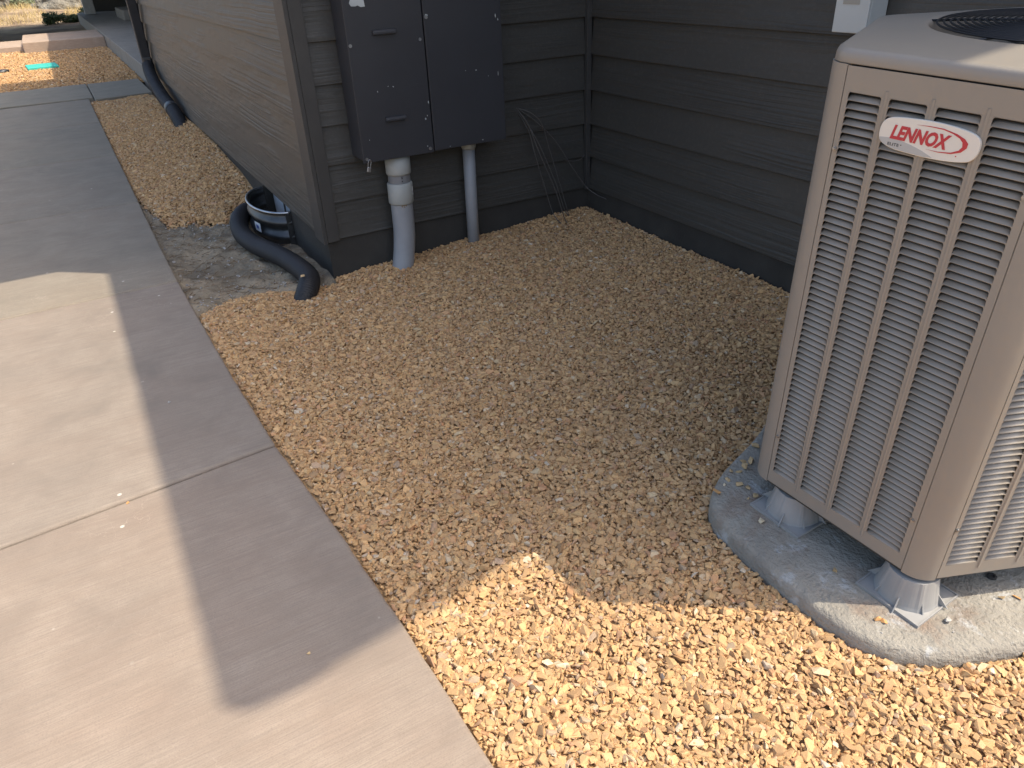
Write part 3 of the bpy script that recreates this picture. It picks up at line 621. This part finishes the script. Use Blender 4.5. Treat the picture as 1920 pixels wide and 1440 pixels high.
cyl(MB(), [(0.005, 0, 0.606), (0.005, 0, 0.575), (0.0045, 0, 0.562)], [0.038, 0.038, 0.033]).build('adapter', 'pvc_pale', c2)
# loose cables from the wall
cb_ = tag(empty('cable_bundle', (1.11, 0, 0.71)), 'loose thin dark cables hanging from the wall into the gravel corner', 'cables')
def cw(*q): return (q[0] - 1.11, q[1], q[2] - 0.71)
strands = [[(1.105, 0.01, 0.715), (1.13, -0.03, 0.66), (1.20, -0.07, 0.52), (1.29, -0.09, 0.30), (1.36, -0.09, 0.12), (1.43, -0.12, 0.075)],
           [(1.105, 0.01, 0.712), (1.14, -0.05, 0.64), (1.18, -0.09, 0.50), (1.26, -0.13, 0.28), (1.32, -0.14, 0.10), (1.36, -0.18, 0.06), (1.44, -0.20, 0.062)],
           [(1.105, 0.01, 0.708), (1.15, -0.04, 0.60), (1.17, -0.07, 0.48), (1.22, -0.08, 0.30), (1.275, -0.10, 0.12), (1.33, -0.20, 0.05)],
           [(1.105, 0.01, 0.71), (1.17, -0.03, 0.685), (1.23, -0.05, 0.62), (1.27, -0.05, 0.50), (1.33, -0.06, 0.30), (1.39, -0.07, 0.09)],
           [(1.105, 0.01, 0.714), (1.20, -0.03, 0.64), (1.32, -0.04, 0.52), (1.43, -0.04, 0.36), (1.525, -0.045, 0.235), (1.55, -0.12, 0.20), (1.553, -0.20, 0.195)],
           [(1.40, -0.015, 0.40), (1.45, -0.02, 0.388), (1.50, -0.02, 0.39), (1.528, -0.018, 0.41)]]
for i, q in enumerate(strands): MB().tube(spline([cw(*s) for s in q], 8), 0.0026 if i < 5 else 0.0018, 6).build('cable', 'cable', cb_)
# disconnect box on the right wall
dbx = tag(empty('disconnect_box', (WX, -1.67, 1.13)), 'pale grey disconnect box on the wall behind the air conditioner', 'electrical box')
o = MB().box(-0.088, -0.004, -0.066, 0.066, 0.004, 0.26).build('body', 'box_grey', dbx); bevel(o, 0.003)
o = MB().box(-0.098, -0.0885, -0.066, 0.068, 0.0, 0.262).build('cover', 'box_grey', dbx); bevel(o, 0.003)
MB().box(-0.0995, -0.0984, -0.028, 0.038, 0.088, 0.15).build('label_plate', 'label_tan', dbx)

# ------------------------------------------------------------------ air conditioner
padm = MB(); rim = [(a, b) for a, b in PAD]; cx = sum(a for a, b in PAD) / len(PAD); cyy = sum(b for a, b in PAD) / len(PAD)
def smooth_poly(P, it=2):
    for _ in range(it):
        Q = []
        for i in range(len(P)):
            a, b = P[i], P[(i + 1) % len(P)]; Q += [(a[0] * .75 + b[0] * .25, a[1] * .75 + b[1] * .25), (a[0] * .25 + b[0] * .75, a[1] * .25 + b[1] * .75)]
        P = Q
    return P
def offs(P, d):
    n = len(P); out = []
    for i in range(n):
        a, b, c = Vector(P[i - 1]), Vector(P[i]), Vector(P[(i + 1) % n]); e = (c - a); e.normalize(); nn = Vector((e.y, -e.x)); out.append((b.x - nn.x * d, b.y - nn.y * d))
    return out
PS = smooth_poly(PAD, 2)
area = sum(PS[i][0] * PS[(i + 1) % len(PS)][1] - PS[(i + 1) % len(PS)][0] * PS[i][1] for i in range(len(PS))); sg = 1 if area > 0 else -1
L = []
for d, z in ((-0.006, -0.16), (-0.004, -0.03), (0.0, -0.014), (0.006, -0.005), (0.014, -0.001), (0.03, 0.0), (0.06, 0.0)):
    L.append([(q[0], q[1], PADT + z) for q in offs(PS, sg * d)])
padm.loops(L, True, False, True); padm.f[-1:] and None
pad = padm.build('concrete_pad', 'pad'); pad.matrix_world = AM
tag(pad, 'rounded grey concrete pad under the air conditioner', 'pad')

unit = tag(empty('air_conditioner'), 'taupe outdoor air conditioner with louvered sides and red lettered badge', 'air conditioner'); unit.matrix_world = UM
HX = [(-0.045, 0.0), (0.445, 0.0), (0.665, 0.47), (0.445, 0.93), (-0.045, 0.93), (-0.265, 0.47)]
H = 1.069; TL = 0.043
def vsub(a, b): return (a[0] - b[0], a[1] - b[1])
def unitv(a): l = math.hypot(*a); return (a[0] / l, a[1] / l)
corner_arcs = []
for i in range(6):
    A, B, D = HX[i - 1], HX[i], HX[(i + 1) % 6]; u = unitv(vsub(A, B)); v = unitv(vsub(D, B))
    p0 = (B[0] + u[0] * TL, B[1] + u[1] * TL); p1 = (B[0] + v[0] * TL, B[1] + v[1] * TL)
    corner_arcs.append([((1 - q) ** 2 * p0[0] + 2 * q * (1 - q) * B[0] + q * q * p1[0], (1 - q) ** 2 * p0[1] + 2 * q * (1 - q) * B[1] + q * q * p1[1]) for q in [j / 10 for j in range(11)]])
def outline(d=0.0):
    P = [q for a in corner_arcs for q in a]; return offs(P, d) if d else P
def outl(d):   # positive = inward
    P = outline(); n = len(P); out = []
    for i in range(n):
        a, b, c = Vector(P[i - 1]), Vector(P[i]), Vector(P[(i + 1) % n]); e = (c - a).normalized(); nn = Vector((-e.y, e.x)); out.append((b.x + nn.x * d, b.y + nn.y * d))
    return out
GAP = 0.002
for i in range(6):
    a = corner_arcs[i]; mid = HX[i]; cxy = (0.2, 0.465)
    inner = []
    for j, q in enumerate(a):
        qa = a[max(j - 1, 0)]; qb = a[min(j + 1, 10)]; e = unitv(vsub(qb, qa)); inner.append((q[0] - e[1] * 0.012, q[1] + e[0] * 0.012))
    L0 = [(x, y) for x, y in a] + inner[::-1]
    mb = MB(); mb.prism(L0, -0.004, H - 0.0004, True); o = mb.build('corner_post', 'ac_paint', unit); o.modifiers.new('es', 'EDGE_SPLIT').split_angle = R(40)
# inner coil and base
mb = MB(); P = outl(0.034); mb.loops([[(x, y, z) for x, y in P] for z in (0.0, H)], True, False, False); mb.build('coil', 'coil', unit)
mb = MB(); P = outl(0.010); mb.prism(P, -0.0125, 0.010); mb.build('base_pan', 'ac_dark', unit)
# louvered panels
ROWP, NR = 0.01578, 62
T0 = 0.041
def panel_frame(i):
    A, B = HX[i], HX[(i + 1) % 6]; d = unitv(vsub(B, A)); Lp = math.hypot(*vsub(B, A)) - 2 * TL
    o0 = (A[0] + d[0] * TL, A[1] + d[1] * TL)
    mm = Matrix(((d[0], -d[1], 0, o0[0]), (d[1], d[0], 0, o0[1]), (0, 0, 1, 0), (0, 0, 0, 1)))  # local x along face, y inward, z up
    return mm, Lp
louver_cache = {}
def louver_mesh(wd):
    key = round(wd, 4)
    if key in louver_cache: return louver_cache[key]
    prof = [(0.0, -0.0002), (0.0, 0.0008), (0.0010, 0.0022), (0.0030, 0.0046), (0.0058, 0.0076), (0.0095, 0.0106), (0.0102, 0.0099), (0.0066, 0.0069), (0.0038, 0.0038), (0.0014, -0.0002)]
    mb = MB(); mb.loops([[(x, y, z) for y, z in prof] for x in (0, wd)], True, True, True, True)
    r = 0.0055
    for sx, x0 in ((1, 0.0), (-1, wd)):          # rounded upper corners of the opening below
        pts = [(x0, 0.0)] + [(x0 + sx * (r - r * math.sin(a)), -(r - r * math.cos(a))) for a in (0, 0.4, 0.8, 1.2, math.pi / 2)]
        mb.prism(pts, 0.0002, 0.0014, tr=lambda X, Y, Z: (X, Z, Y))
    me = mb.mesh('louver', 'ac_paint'); louver_cache[key] = me
    return me
def make_panel(i, cols, single):
    mm, Lp = panel_frame(i); top = T0 + NR * ROWP
    e0 = GAP; e1 = Lp - GAP; mb = MB()
    xs_ = [e0] + [q for c in cols for q in c] + [e1]
    for k in range(0, len(xs_), 2): mb.box(xs_[k], xs_[k + 1], 0.0, 0.0016, T0, top)
    mb.box(e0, e1, 0.0, 0.0016, 0.002, T0 - 0.0001); mb.box(e0, e1, 0.0, 0.0016, top + 0.0001, H - 0.002)
    for xx in (e0, e1): mb.box(xx - 0.0008, xx + 0.0008, 0.0017, 0.012, 0.002, H - 0.006)
    # pressed ribs between the columns
    for k in range(len(cols) - 1):
        xm = (cols[k][1] + cols[k + 1][0]) / 2
        mb.loops([[(xm - 0.0035, -0.0002, z), (xm - 0.002, -0.0018, z), (xm + 0.002, -0.0018, z), (xm + 0.0035, -0.0002, z)] for z in (T0 - 0.018, top + 0.012)], False, False, False, True)
    pn_ = mb.build('louver_panel', 'ac_paint', unit); pn_.matrix_local = mm
    rest = MB(); done = 0
    for ci, (x0, x1) in enumerate(cols):
        lm = louver_mesh(x1 - x0)
        for r in range(NR + 1):
            z = T0 + r * ROWP
            if r == NR: z -= 0.0002
            if single(ci, r): link('louver', lm, pn_, (x0, 0, z)); done += 1
            else:
                rest.add([(v.co.x + x0, v.co.y, v.co.z + z) for v in lm.vertices], [tuple(p_.vertices) for p_ in lm.polygons], True)
    if rest.v: stuff(rest.build('louvers', 'ac_paint', pn_))
    return pn_, done
colsF = [(0.014, 0.087), (0.104, 0.181), (0.199, 0.281), (0.300, 0.387)]
pf, n1_ = make_panel(0, colsF, lambda c, r: r < NR or c in (0, 1, 2, 3))
mm, Lp = panel_frame(1); cw_ = 0.0785; colsR = [(0.012 + k * 0.0965, 0.012 + k * 0.0965 + cw_) for k in range(4)]
pr, n2_ = make_panel(1, colsR, lambda c, r: (c == 0 and r < 37) or (c == 1 and r < 24))
for i in (2, 3, 4, 5):
    _, Lp = panel_frame(i); w4 = (Lp - 0.022 - 3 * 0.018) / 4; cc = [(0.011 + k * (w4 + 0.018), 0.011 + k * (w4 + 0.018) + w4) for k in range(4)]
    make_panel(i, cc, lambda c, r: False)
def screw(parent, x, z):
    mb = MB(); N = 10
    mb.loops([[(x + r_ * math.cos(2 * math.pi * k / N), y, z + r_ * math.sin(2 * math.pi * k / N)) for k in range(N)] for r_, y in ((0.0055, -0.0002), (0.0055, -0.0016), (0.0035, -0.0018), (0.0033, -0.004), (0.0015, -0.0043))], True, False, True, False); mb.build('screw', 'zinc', parent)
screw(pf, 0.0075, 0.905); screw(pf, 0.0075, 0.155); screw(pf, 0.391, 0.150); screw(pf, 0.391, 0.90); screw(pr, 0.007, 0.155); screw(pr, 0.007, 0.90)
# top cap
CZ0, CZ1 = H + 0.0008, H + 0.028
FC, FR = (0.185, 0.53), 0.30
NA = 132
def ray_out(d, k):   # resample outline by angle about FC
    P = outl(d); a = 2 * math.pi * k / NA; dx, dy = math.cos(a), math.sin(a); best = None
    for i in range(len(P)):
        x0, y0 = P[i][0] - FC[0], P[i][1] - FC[1]; x1, y1 = P[(i + 1) % len(P)][0] - FC[0], P[(i + 1) % len(P)][1] - FC[1]
        den = dx * (y1 - y0) - dy * (x1 - x0)
        if abs(den) < 1e-12: continue
        t_ = (x0 * (y1 - y0) - y0 * (x1 - x0)) / den; u_ = (x0 * dy - y0 * dx) / den
        if t_ > 0 and -1e-6 <= u_ <= 1 + 1e-6: best = t_ if best is None else max(best, t_)
    return (FC[0] + dx * best, FC[1] + dy * best)
L = []
for d, z in ((0.010, CZ0), (0.0025, CZ0), (0.002, CZ0 + 0.002), (0.003, CZ1 - 0.010), (0.0055, CZ1 - 0.004), (0.011, CZ1 - 0.0005), (0.020, CZ1)):
    L.append([(*ray_out(d, k), z) for k in range(NA)])
def circ(r, z): return [(FC[0] + r * math.cos(2 * math.pi * k / NA), FC[1] + r * math.sin(2 * math.pi * k / NA), z) for k in range(NA)]
L += [circ(FR + 0.020, CZ1 + 0.004), circ(FR + 0.008, CZ1 + 0.004), circ(FR, CZ1 - 0.002), circ(FR - 0.004, CZ1 - 0.02), circ(FR - 0.004, CZ1 - 0.16)]
cap = MB().loops(L, True).build('top_cap', 'ac_paint', unit)
mb = MB(); mb.loops([circ(FR - 0.006, CZ1 - 0.15), circ(0.01, CZ1 - 0.15)], True); mb.build('fan_shroud', 'ac_dark', unit)
# fan grille of concentric wires
mb = MB()
for k in range(20):
    r = 0.03 + (FR - 0.012 - 0.03) * k / 19; zz = CZ1 + 0.006 + 0.012 * (1 - (r / FR) ** 2); N = 48
    pts = [(FC[0] + r * math.cos(2 * math.pi * j / N), FC[1] + r * math.sin(2 * math.pi * j / N), zz) for j in range(N)]
    rr = 0.0024; rings = [[(FC[0] + (r + rr * math.cos(b)) * math.cos(2 * math.pi * j / N), FC[1] + (r + rr * math.cos(b)) * math.sin(2 * math.pi * j / N), zz + rr * math.sin(b)) for j in range(N)] for b in (0, 1.57, 3.14, 4.71, 6.283)]
    mb.loops(rings, True)
for k in range(6):
    a = k * math.pi / 3 + 0.3; mb.tube([(FC[0] + r * math.cos(a), FC[1] + r * math.sin(a), CZ1 + 0.002 + 0.012 * (1 - (r / FR) ** 2)) for r in (0.03, 0.12, 0.22, FR + 0.006)], 0.003, 6)
mb.build('fan_grille', 'grille', cap)
mb = MB()
for k in range(3):
    a = k * 2.094; vs_ = []
    for r in (0.06, 0.28):
        for da, dz in ((-0.45, -0.02), (0.45, 0.02)): vs_.append((FC[0] + r * math.cos(a + da), FC[1] + r * math.sin(a + da), CZ1 - 0.08 + dz))
    mb.add(vs_ + [(x, y, z - 0.003) for x, y, z in vs_], [(0, 1, 3, 2), (6, 7, 5, 4), (0, 4, 5, 1), (1, 5, 7, 3), (3, 7, 6, 2), (2, 6, 4, 0)])
mb.tube([(FC[0], FC[1], CZ1 - 0.12), (FC[0], FC[1], CZ1 - 0.03)], 0.07, 20); mb.build('fan', 'ac_dark', unit)
o = MB().box(0.0, 0.03, 0.19, 0.195, CZ1 - 0.001, CZ1 + 0.0008).build('clip', 'zinc', cap)
# badge
OUT = [(0.0992, 0.9551), (0.0996, 0.9704), (0.1051, 0.982), (0.116, 0.9889), (0.1427, 0.9928), (0.1924, 0.9955), (0.2331, 0.9945), (0.271, 0.9898), (0.2856, 0.9846), (0.2932, 0.9769), (0.2947, 0.9645), (0.2931, 0.9525), (0.2859, 0.9409), (0.2752, 0.9361), (0.2455, 0.9313), (0.2008, 0.929), (0.1597, 0.9303), (0.1312, 0.932), (0.1109, 0.9382), (0.1024, 0.9455)]
def plate(poly, y0, y1, name, mat, parent): return MB().prism(poly, y0, y1, tr=lambda X, Y, Z: (X, Z, Y)).build(name, mat, parent)
bd = plate(smooth_poly(OUT, 2), -0.006, -0.0003, 'badge', 'badge', unit); bevel(bd, 0.0012, 2)
BAND = [(0.1012, 0.9499), (0.1258, 0.9523), (0.1473, 0.9505), (0.1689, 0.9466), (0.1907, 0.9411), (0.2150, 0.9325), (0.2007, 0.9305), (0.1596, 0.9318), (0.1316, 0.9335), (0.1116, 0.9393), (0.1036, 0.9460)]
plate(BAND, -0.0064, -0.0061, 'band', 'badge_grey', bd)
SW = [(0.1719, 0.9844), (0.1975, 0.9866), (0.2229, 0.9867), (0.2491, 0.9822), (0.2655, 0.9761), (0.273, 0.9694), (0.2725, 0.9611), (0.2642, 0.9522), (0.2474, 0.9461), (0.2226, 0.9441), (0.1988, 0.9453), (0.2222, 0.9453), (0.2466, 0.9486), (0.2597, 0.9549), (0.2644, 0.9618), (0.2626, 0.9696), (0.256, 0.9754), (0.2421, 0.9809), (0.2236, 0.9847), (0.1979, 0.9853)]
mb = MB(); nS = len(SW)
for q0, q1, q2, q3 in [(0, 1, 19, 19), (1, 2, 18, 19), (2, 3, 17, 18), (3, 4, 16, 17), (4, 5, 15, 16), (5, 6, 14, 15), (6, 7, 13, 14), (7, 8, 12, 13), (8, 9, 11, 12), (9, 10, 11, 11)]:
    idx = [q0, q1, q2] + ([q3] if q3 != q2 else []); mb.prism([SW[k] for k in idx], -0.0066, -0.0062, tr=lambda X, Y, Z: (X, Z, Y))
mb.build('swoosh', 'badge_red', bd)
def text(body, x, z, size, xs, shear, mat, name, bold=0.0, y=-0.0065):
    cu = bpy.data.curves.new(name, 'FONT'); cu.body = body; cu.size = size; cu.shear = shear; cu.extrude = 0.0002; cu.offset = bold; cu.resolution_u = 3; cu.space_character = 1.0
    to = bpy.data.objects.new(name, cu); C.objects.link(to); dg = bpy.context.evaluated_depsgraph_get(); me = bpy.data.meshes.new_from_object(to.evaluated_get(dg))
    bpy.data.objects.remove(to); me.materials.clear(); me.materials.append(M[mat])
    co = np.array([v.co[:] for v in me.vertices]); co[:, 0] -= co[:, 0].min(); wdt = co[:, 0].max(); out = np.stack([x + co[:, 0] * xs / wdt, y - co[:, 2], z + co[:, 1]], -1)
    me.vertices.foreach_set('co', out.ravel().astype(np.float32)); me.update(); return link(name, me, bd)
text('LENNOX', 0.1235, 0.9523, 0.0345, 0.118, 0.30, 'badge_red', 'lettering', 0.0015)
text('ELITE', 0.1225, 0.9385, 0.0078, 0.0235, 0.0, 'ink', 'lettering', 0.0, -0.0067)
plate([(0.150 + 0.0012 * math.cos(a), 0.9425 + 0.0012 * math.sin(a)) for a in [k * 0.785 for k in range(8)]], -0.0066, -0.0062, 'mark', 'ink', bd)
plate([(0.2575 + 0.0012 * math.cos(a), 0.9440 + 0.0012 * math.sin(a)) for a in [k * 0.785 for k in range(8)]], -0.0066, -0.0062, 'mark', 'badge_red', bd)
# risers
def riser(s0, n0):
    ft = MB().box(-0.081, 0.081, -0.081, 0.081, PADT + 0.0005, PADT + 0.005)
    for a, b, c, d in ((-0.081, 0.081, -0.081, -0.078), (-0.081, 0.081, 0.078, 0.081), (-0.081, -0.078, -0.0779, 0.0779), (0.078, 0.081, -0.0779, 0.0779)): ft.box(a, b, c, d, PADT + 0.0051, PADT + 0.008)
    o = ft.build('riser_foot', 'foot', unit); o.matrix_local = UM.inverted() @ AM @ Matrix.Translation((s0, n0, 0))
    N = 64; L = []
    for q, z in ((0.072, PADT + 0.005), (0.069, PADT + 0.014), (0.056, 0.010), (0.0545, 0.0165), (0.0535, 0.0165)):
        L.append([((q + (0.0014 if k % 8 in (0, 1) else 0.0)) * math.cos(2 * math.pi * k / N + 0.1), (q + (0.0014 if k % 8 in (0, 1) else 0.0)) * math.sin(2 * math.pi * k / N + 0.1), z) for k in range(N)])
    MB().loops(L, True, False, True, False).build('cone', 'foot', o)
    for k in range(8):
        a = math.pi / 4 * k + 0.25; ca, sa = math.cos(a), math.sin(a); w_ = 0.0013
        vs_ = [(0.062, -w_, PADT + 0.005), (0.079 if k % 2 else 0.092, -w_, PADT + 0.005), (0.062, -w_, PADT + 0.038)]; vs_ = vs_ + [(x, w_, z) for x, _, z in vs_]
        MB().add([(x * ca - y * sa, x * sa + y * ca, z) for x, y, z in vs_], [(0, 1, 2), (5, 4, 3), (0, 3, 4, 1), (1, 4, 5, 2), (2, 5, 3, 0)]).build('gusset', 'foot', o)
    return o
for s0, n0 in ((0.420, 0.018), (0.080, 0.026), (0.30, 0.86), (-0.02, 0.84)): riser(s0, n0)
# rubber plug lying on the pad
mb = MB(); N = 20
mb.loops([[(0.512 + r * math.cos(2 * math.pi * k / N), 0.224 + r * math.sin(2 * math.pi * k / N), PADT + z) for k in range(N)] for r, z in ((0.011, 0.0003), (0.011, 0.005), (0.006, 0.006), (0.005, 0.003))], True, False, True, False)
o = mb.build('rubber_plug', 'ac_dark'); o.matrix_world = AM; tag(o, 'small black round rubber plug on the concrete pad', 'plug')

# stray stones on the pad
STR = [(-0.17, 0.158, .016, 0), (-0.129, 0.092, .016, 0), (-0.140, 0.070, .013, 0), (-0.122, 0.058, .014, 0), (-0.131, 0.011, .011, 0), (-0.117, 0.027, .011, 0), (-0.112, -0.025, .010, 0), (-0.101, -0.050, .007, 1), (-0.075, -0.014, .013, 0), (-0.053, -0.006, .011, 0),
       (-0.017, -0.015, .010, 0), (-0.019, -0.040, .010, 0), (-0.087, -0.091, .014, 2), (0.062, -0.082, .011, 1), (0.434, -0.114, .0095, 2), (0.446, -0.107, .0095, 2), (0.528, 0.010, .011, 3), (0.562, 0.178, .009, 0), (0.581, 0.208, .009, 2), (0.285, -0.069, .009, 0), (0.552, -0.006, .004, 3), (0.463, -0.140, .0035, 3), (0.11, -0.03, .009, 3)]
LB = {0: 'tan stone half hidden behind the left corner post on the pad', 1: 'largest tan stone in the cluster beside the left corner post', 2: 'flat tan stone at the left of the cluster beside the corner post', 3: 'tan stone in front of the cluster beside the left corner post',
      4: 'left of two small tan stones near the left pad rim', 5: 'right of two small tan stones near the left pad rim', 6: 'small tan stone alone near the rim above the pale chip', 8: 'elongated tan stone midway between left rim and rear riser', 9: 'round tan stone just right of the elongated one on the pad',
      10: 'small tan stone beside the rear riser, nearer the unit', 11: 'small tan stone beside the rear riser, nearer the pad edge', 12: 'orange gravel stone at the left tip of the pad', 13: 'pale yellow stone on the pad in front of the rear riser', 16: 'rough grey speckled pebble beside the front riser on the pad', 19: 'lone tan stone on the shaded pad under the front panel', 22: 'dull grey chip in the stained shade under the unit', 14: 'left of two touching orange stones left of the front riser', 15: 'right of two touching orange stones left of the front riser',
      17: 'tan stone left of a pair at the right edge of the pad', 18: 'orange stone rightmost on the sunlit pad', 7: 'smallest pale chip near the left rim of the pad', 20: 'tiny dark crumb just below the grey speckled pebble', 21: 'tiny dark crumb near the pad front edge below two orange stones'}
SM = ['stray', 'sticker', 'stray', 'stray_grey']
simple('stray_pale', (0.62, 0.52, 0.36), 0.85); simple('stray_orange', (0.58, 0.32, 0.13), 0.85, bump=0.3); SM = ['stray', 'stray_pale', 'stray_orange', 'stray_grey']
for i, (s0, n0, r, kk) in enumerate(STR):
    V, Fc = SHAPES[(i * 7) % len(SHAPES)]; a = i * 2.1; V2 = np.stack([V[:, 0] * math.cos(a) - V[:, 1] * math.sin(a), V[:, 0] * math.sin(a) + V[:, 1] * math.cos(a), V[:, 2]], -1) * r
    me = bpy.data.meshes.new('stone'); me.from_pydata(V2.tolist(), [], Fc.tolist()); me.materials.append(M[SM[kk]]); me.update()
    o = link('stone', me); mw = AM.copy(); mw.translation = ac(s0, n0, PADT + 0.0003 - V2[:, 2].min()); o.matrix_world = mw
    if i in LB: tag(o, LB[i], 'stone', 'stray stones on the pad')
    else: tag(o, 'tan gravel stone lying on the left rim of the pad', 'stone', 'stray stones on the pad')
V, Fc = SHAPES[5]; me = bpy.data.meshes.new('stone'); me.from_pydata((V * 0.0135).tolist(), [], Fc.tolist()); me.materials.append(M['stray'])
o = link('stone', me, None, (-0.165, -0.075, 0.101)); tag(o, 'tan stone resting on top of the black drain hose', 'stone')
V, Fc = SHAPES[9]; me = bpy.data.meshes.new('stone'); me.from_pydata((V * 0.007).tolist(), [], Fc.tolist()); me.materials.append(M['stray_grey'])
o = link('stone', me, None, (-0.905, -0.83, 0.0235)); tag(o, 'dark small pebble on the shaded part of the walkway', 'stone')
V, Fc = SHAPES[12]; me = bpy.data.meshes.new('stone'); me.from_pydata((V * 0.0065).tolist(), [], Fc.tolist()); me.materials.append(M['stray_orange'])
o = link('stone', me, None, (-1.10, -1.392, 0.0225)); tag(o, 'small orange chip lying on the sunlit walkway joint', 'stone')
V, Fc = SHAPES[14]; me = bpy.data.meshes.new('stone'); me.from_pydata((V * 0.0065).tolist(), [], Fc.tolist()); me.materials.append(M['stray'])
o = link('stone', me, None, (-0.79, -2.24, 0.0235)); tag(o, 'tan chip on the walkway near the shadow tip', 'stone')

# ------------------------------------------------------------------ far things
o = MB().box(-0.24, 0.24, -0.33, 0.33, -0.02, 0.035).build('valve_box_lid', 'turquoise'); o.location = (-1.16, 12.75, 0); o.rotation_euler = (0, 0, R(4)); bevel(o, 0.01); tag(o, 'turquoise valve box lid set in the sunlit far gravel', 'lid')
mb = MB(); mb.tube([(0, 0, -0.02), (0, 0, 0.03), (0, 0, 0.036)], [0.12, 0.12, 0.10], 20); o = mb.build('round_lid', 'dark_steel'); o.location = (-1.78, 12.55, 0); tag(o, 'dark round lid in the far gravel at the left edge', 'lid')
def boulder(name, loc, sx, sy, sz, seed, label):
    bm = bmesh.new(); bmesh.ops.create_icosphere(bm, subdivisions=4, radius=1)
    for v in bm.verts:
        p_ = v.co.copy(); d = mnoise.noise(p_ * 1.3 + Vector((seed, 0, 0))) * 0.38 + mnoise.noise(p_ * 3.5 + Vector((seed, 5, 0))) * 0.13; q = p_ * (1 + d); v.co = (q.x * sx, q.y * sy, q.z * sz)
    me = bpy.data.meshes.new(name); bm.to_mesh(me); bm.free(); me.materials.append(M['boulder']); o = link(name, me, None, loc); tag(o, label, 'boulder', 'boulders beyond the yard'); return o
boulder('boulder', (-0.25, 35.5, 0.25), 0.85, 0.6, 0.55, 1, 'broad pale boulder in the middle of the dry grass')
boulder('boulder', (-2.35, 37.5, 0.35), 0.95, 0.7, 0.65, 9, 'grey boulder at the left edge behind the dry grass')
boulder('boulder', (-1.05, 36.3, 0.05), 0.3, 0.3, 0.3, 4, 'small dark stone between the two pale boulders')
def leafblob(name, loc, rx, rz, n, size, mat, seed, label, cat, trunk=False, group=None):
    rs = random.Random(seed); root = empty(name, loc); tag(root, label, cat, group); mb = MB()
    cl_ = [(Vector((rs.uniform(-1, 1) * rx * 0.75, rs.uniform(-1, 1) * rx * 0.75, rz * rs.uniform(0.25, 0.85))), rs.uniform(0.25, 0.5)) for _ in range(14)]
    for i in range(n):
        c, rr = rs.choice(cl_)
        d = Vector((rs.gauss(0, 1), rs.gauss(0, 1), rs.gauss(0, 1))).normalized() * rs.random() ** 0.4
        p_ = c + Vector((d.x * rx, d.y * rx, d.z * rz * 0.6)) * rr; p_.z = max(p_.z, 0.02)
        a = Vector((rs.gauss(0, 1), rs.gauss(0, 1), rs.gauss(0, 1))).normalized(); b = a.orthogonal().normalized(); s = size * rs.uniform(0.6, 1.4)
        mb.add([p_ - b * s * 0.4, p_ + a * s, p_ + b * s * 0.4, p_ - a * s], [(0, 1, 2, 3)])
    mb.build('foliage', mat, root); tb = MB()
    for k in range(5 if not trunk else 3):
        a = rs.uniform(0, 6.28); e = Vector((math.cos(a) * rx * 0.5, math.sin(a) * rx * 0.5, rz * 0.6)); tb.tube([(0, 0, -0.1), e * 0.4 + Vector((0, 0, rz * 0.15)), e], [0.05 * rz, 0.03 * rz, 0.012 * rz], 6)
    tb.build('trunk' if trunk else 'stem', 'bark', root); return root
leafblob('sagebrush', (-1.55, 37.0, 0.15), 0.55, 0.75, 1500, 0.045, 'sage', 1, 'grey green sagebrush between the boulders', 'shrub', group='shrubs beyond the yard')
leafblob('sagebrush', (0.6, 38.4, 0.25), 0.8, 0.9, 1800, 0.05, 'sage', 2, 'pale sagebrush right of the broad boulder', 'shrub', group='shrubs beyond the yard')
leafblob('sagebrush', (-3.1, 36.0, 0.1), 0.5, 0.7, 1200, 0.045, 'sage', 3, 'sagebrush at the far left edge', 'shrub', group='shrubs beyond the yard')
for i, (x, y, rx, rz, lb) in enumerate([(-2.9, 41, 1.7, 2.6, 'dark juniper at the upper left edge'), (-0.6, 42, 1.6, 2.8, 'dark juniper behind the broad boulder'), (1.5, 42.5, 1.5, 2.6, 'dark juniper beside the porch post'), (0.4, 47, 2.2, 3.6, 'tall juniper farther back in the middle'), (-3.5, 49, 2.4, 3.8, 'tall juniper farther back on the left')]):
    leafblob('juniper_tree', (x, y, 0.45), rx, rz, 4200, 0.075, 'juniper', 20 + i, lb, 'tree', True, 'trees beyond the yard')
# dry grass
mb = MB(); rs = random.Random(3)
for i in range(5200):
    x = rs.uniform(-4.5, 2.2); y = rs.uniform(30.2, 37.5)
    if mnoise.noise(Vector((x * 0.9, y * 0.6, 0))) < -0.05: continue
    z = float(landz(np.array(x), np.array(y))); h_ = rs.uniform(0.08, 0.3); a = rs.uniform(0, 6.28); dx, dy = math.cos(a) * 0.008, math.sin(a) * 0.008; lx, ly = rs.uniform(-0.1, 0.1), rs.uniform(-0.1, 0.1)
    mb.add([(x - dx, y - dy, z), (x + dx, y + dy, z), (x + lx, y + ly, z + h_)], [(0, 1, 2)])
o = stuff(mb.build('dry_grass', 'dry_grass')); tag(o, 'sunlit dry yellow grass beyond the shaded soil', 'grass')
# leafy mounds added to stand in for scalloped shadow on the far soil
for i, (x, y, r) in enumerate([(-0.55, 28.9, 0.44), (0.05, 29.1, 0.34), (0.72, 29.0, 0.50)]):
    leafblob('dark_shrub', (x, y, -0.14), r, r * 0.95, 2600, 0.035, 'juniper', 60 + i, ['leftmost of three low dark shrubs on the shaded soil', 'middle of three low dark shrubs on the shaded soil', 'low dark shrub beside the porch post base'][i], 'shrub', group='low dark shrubs')
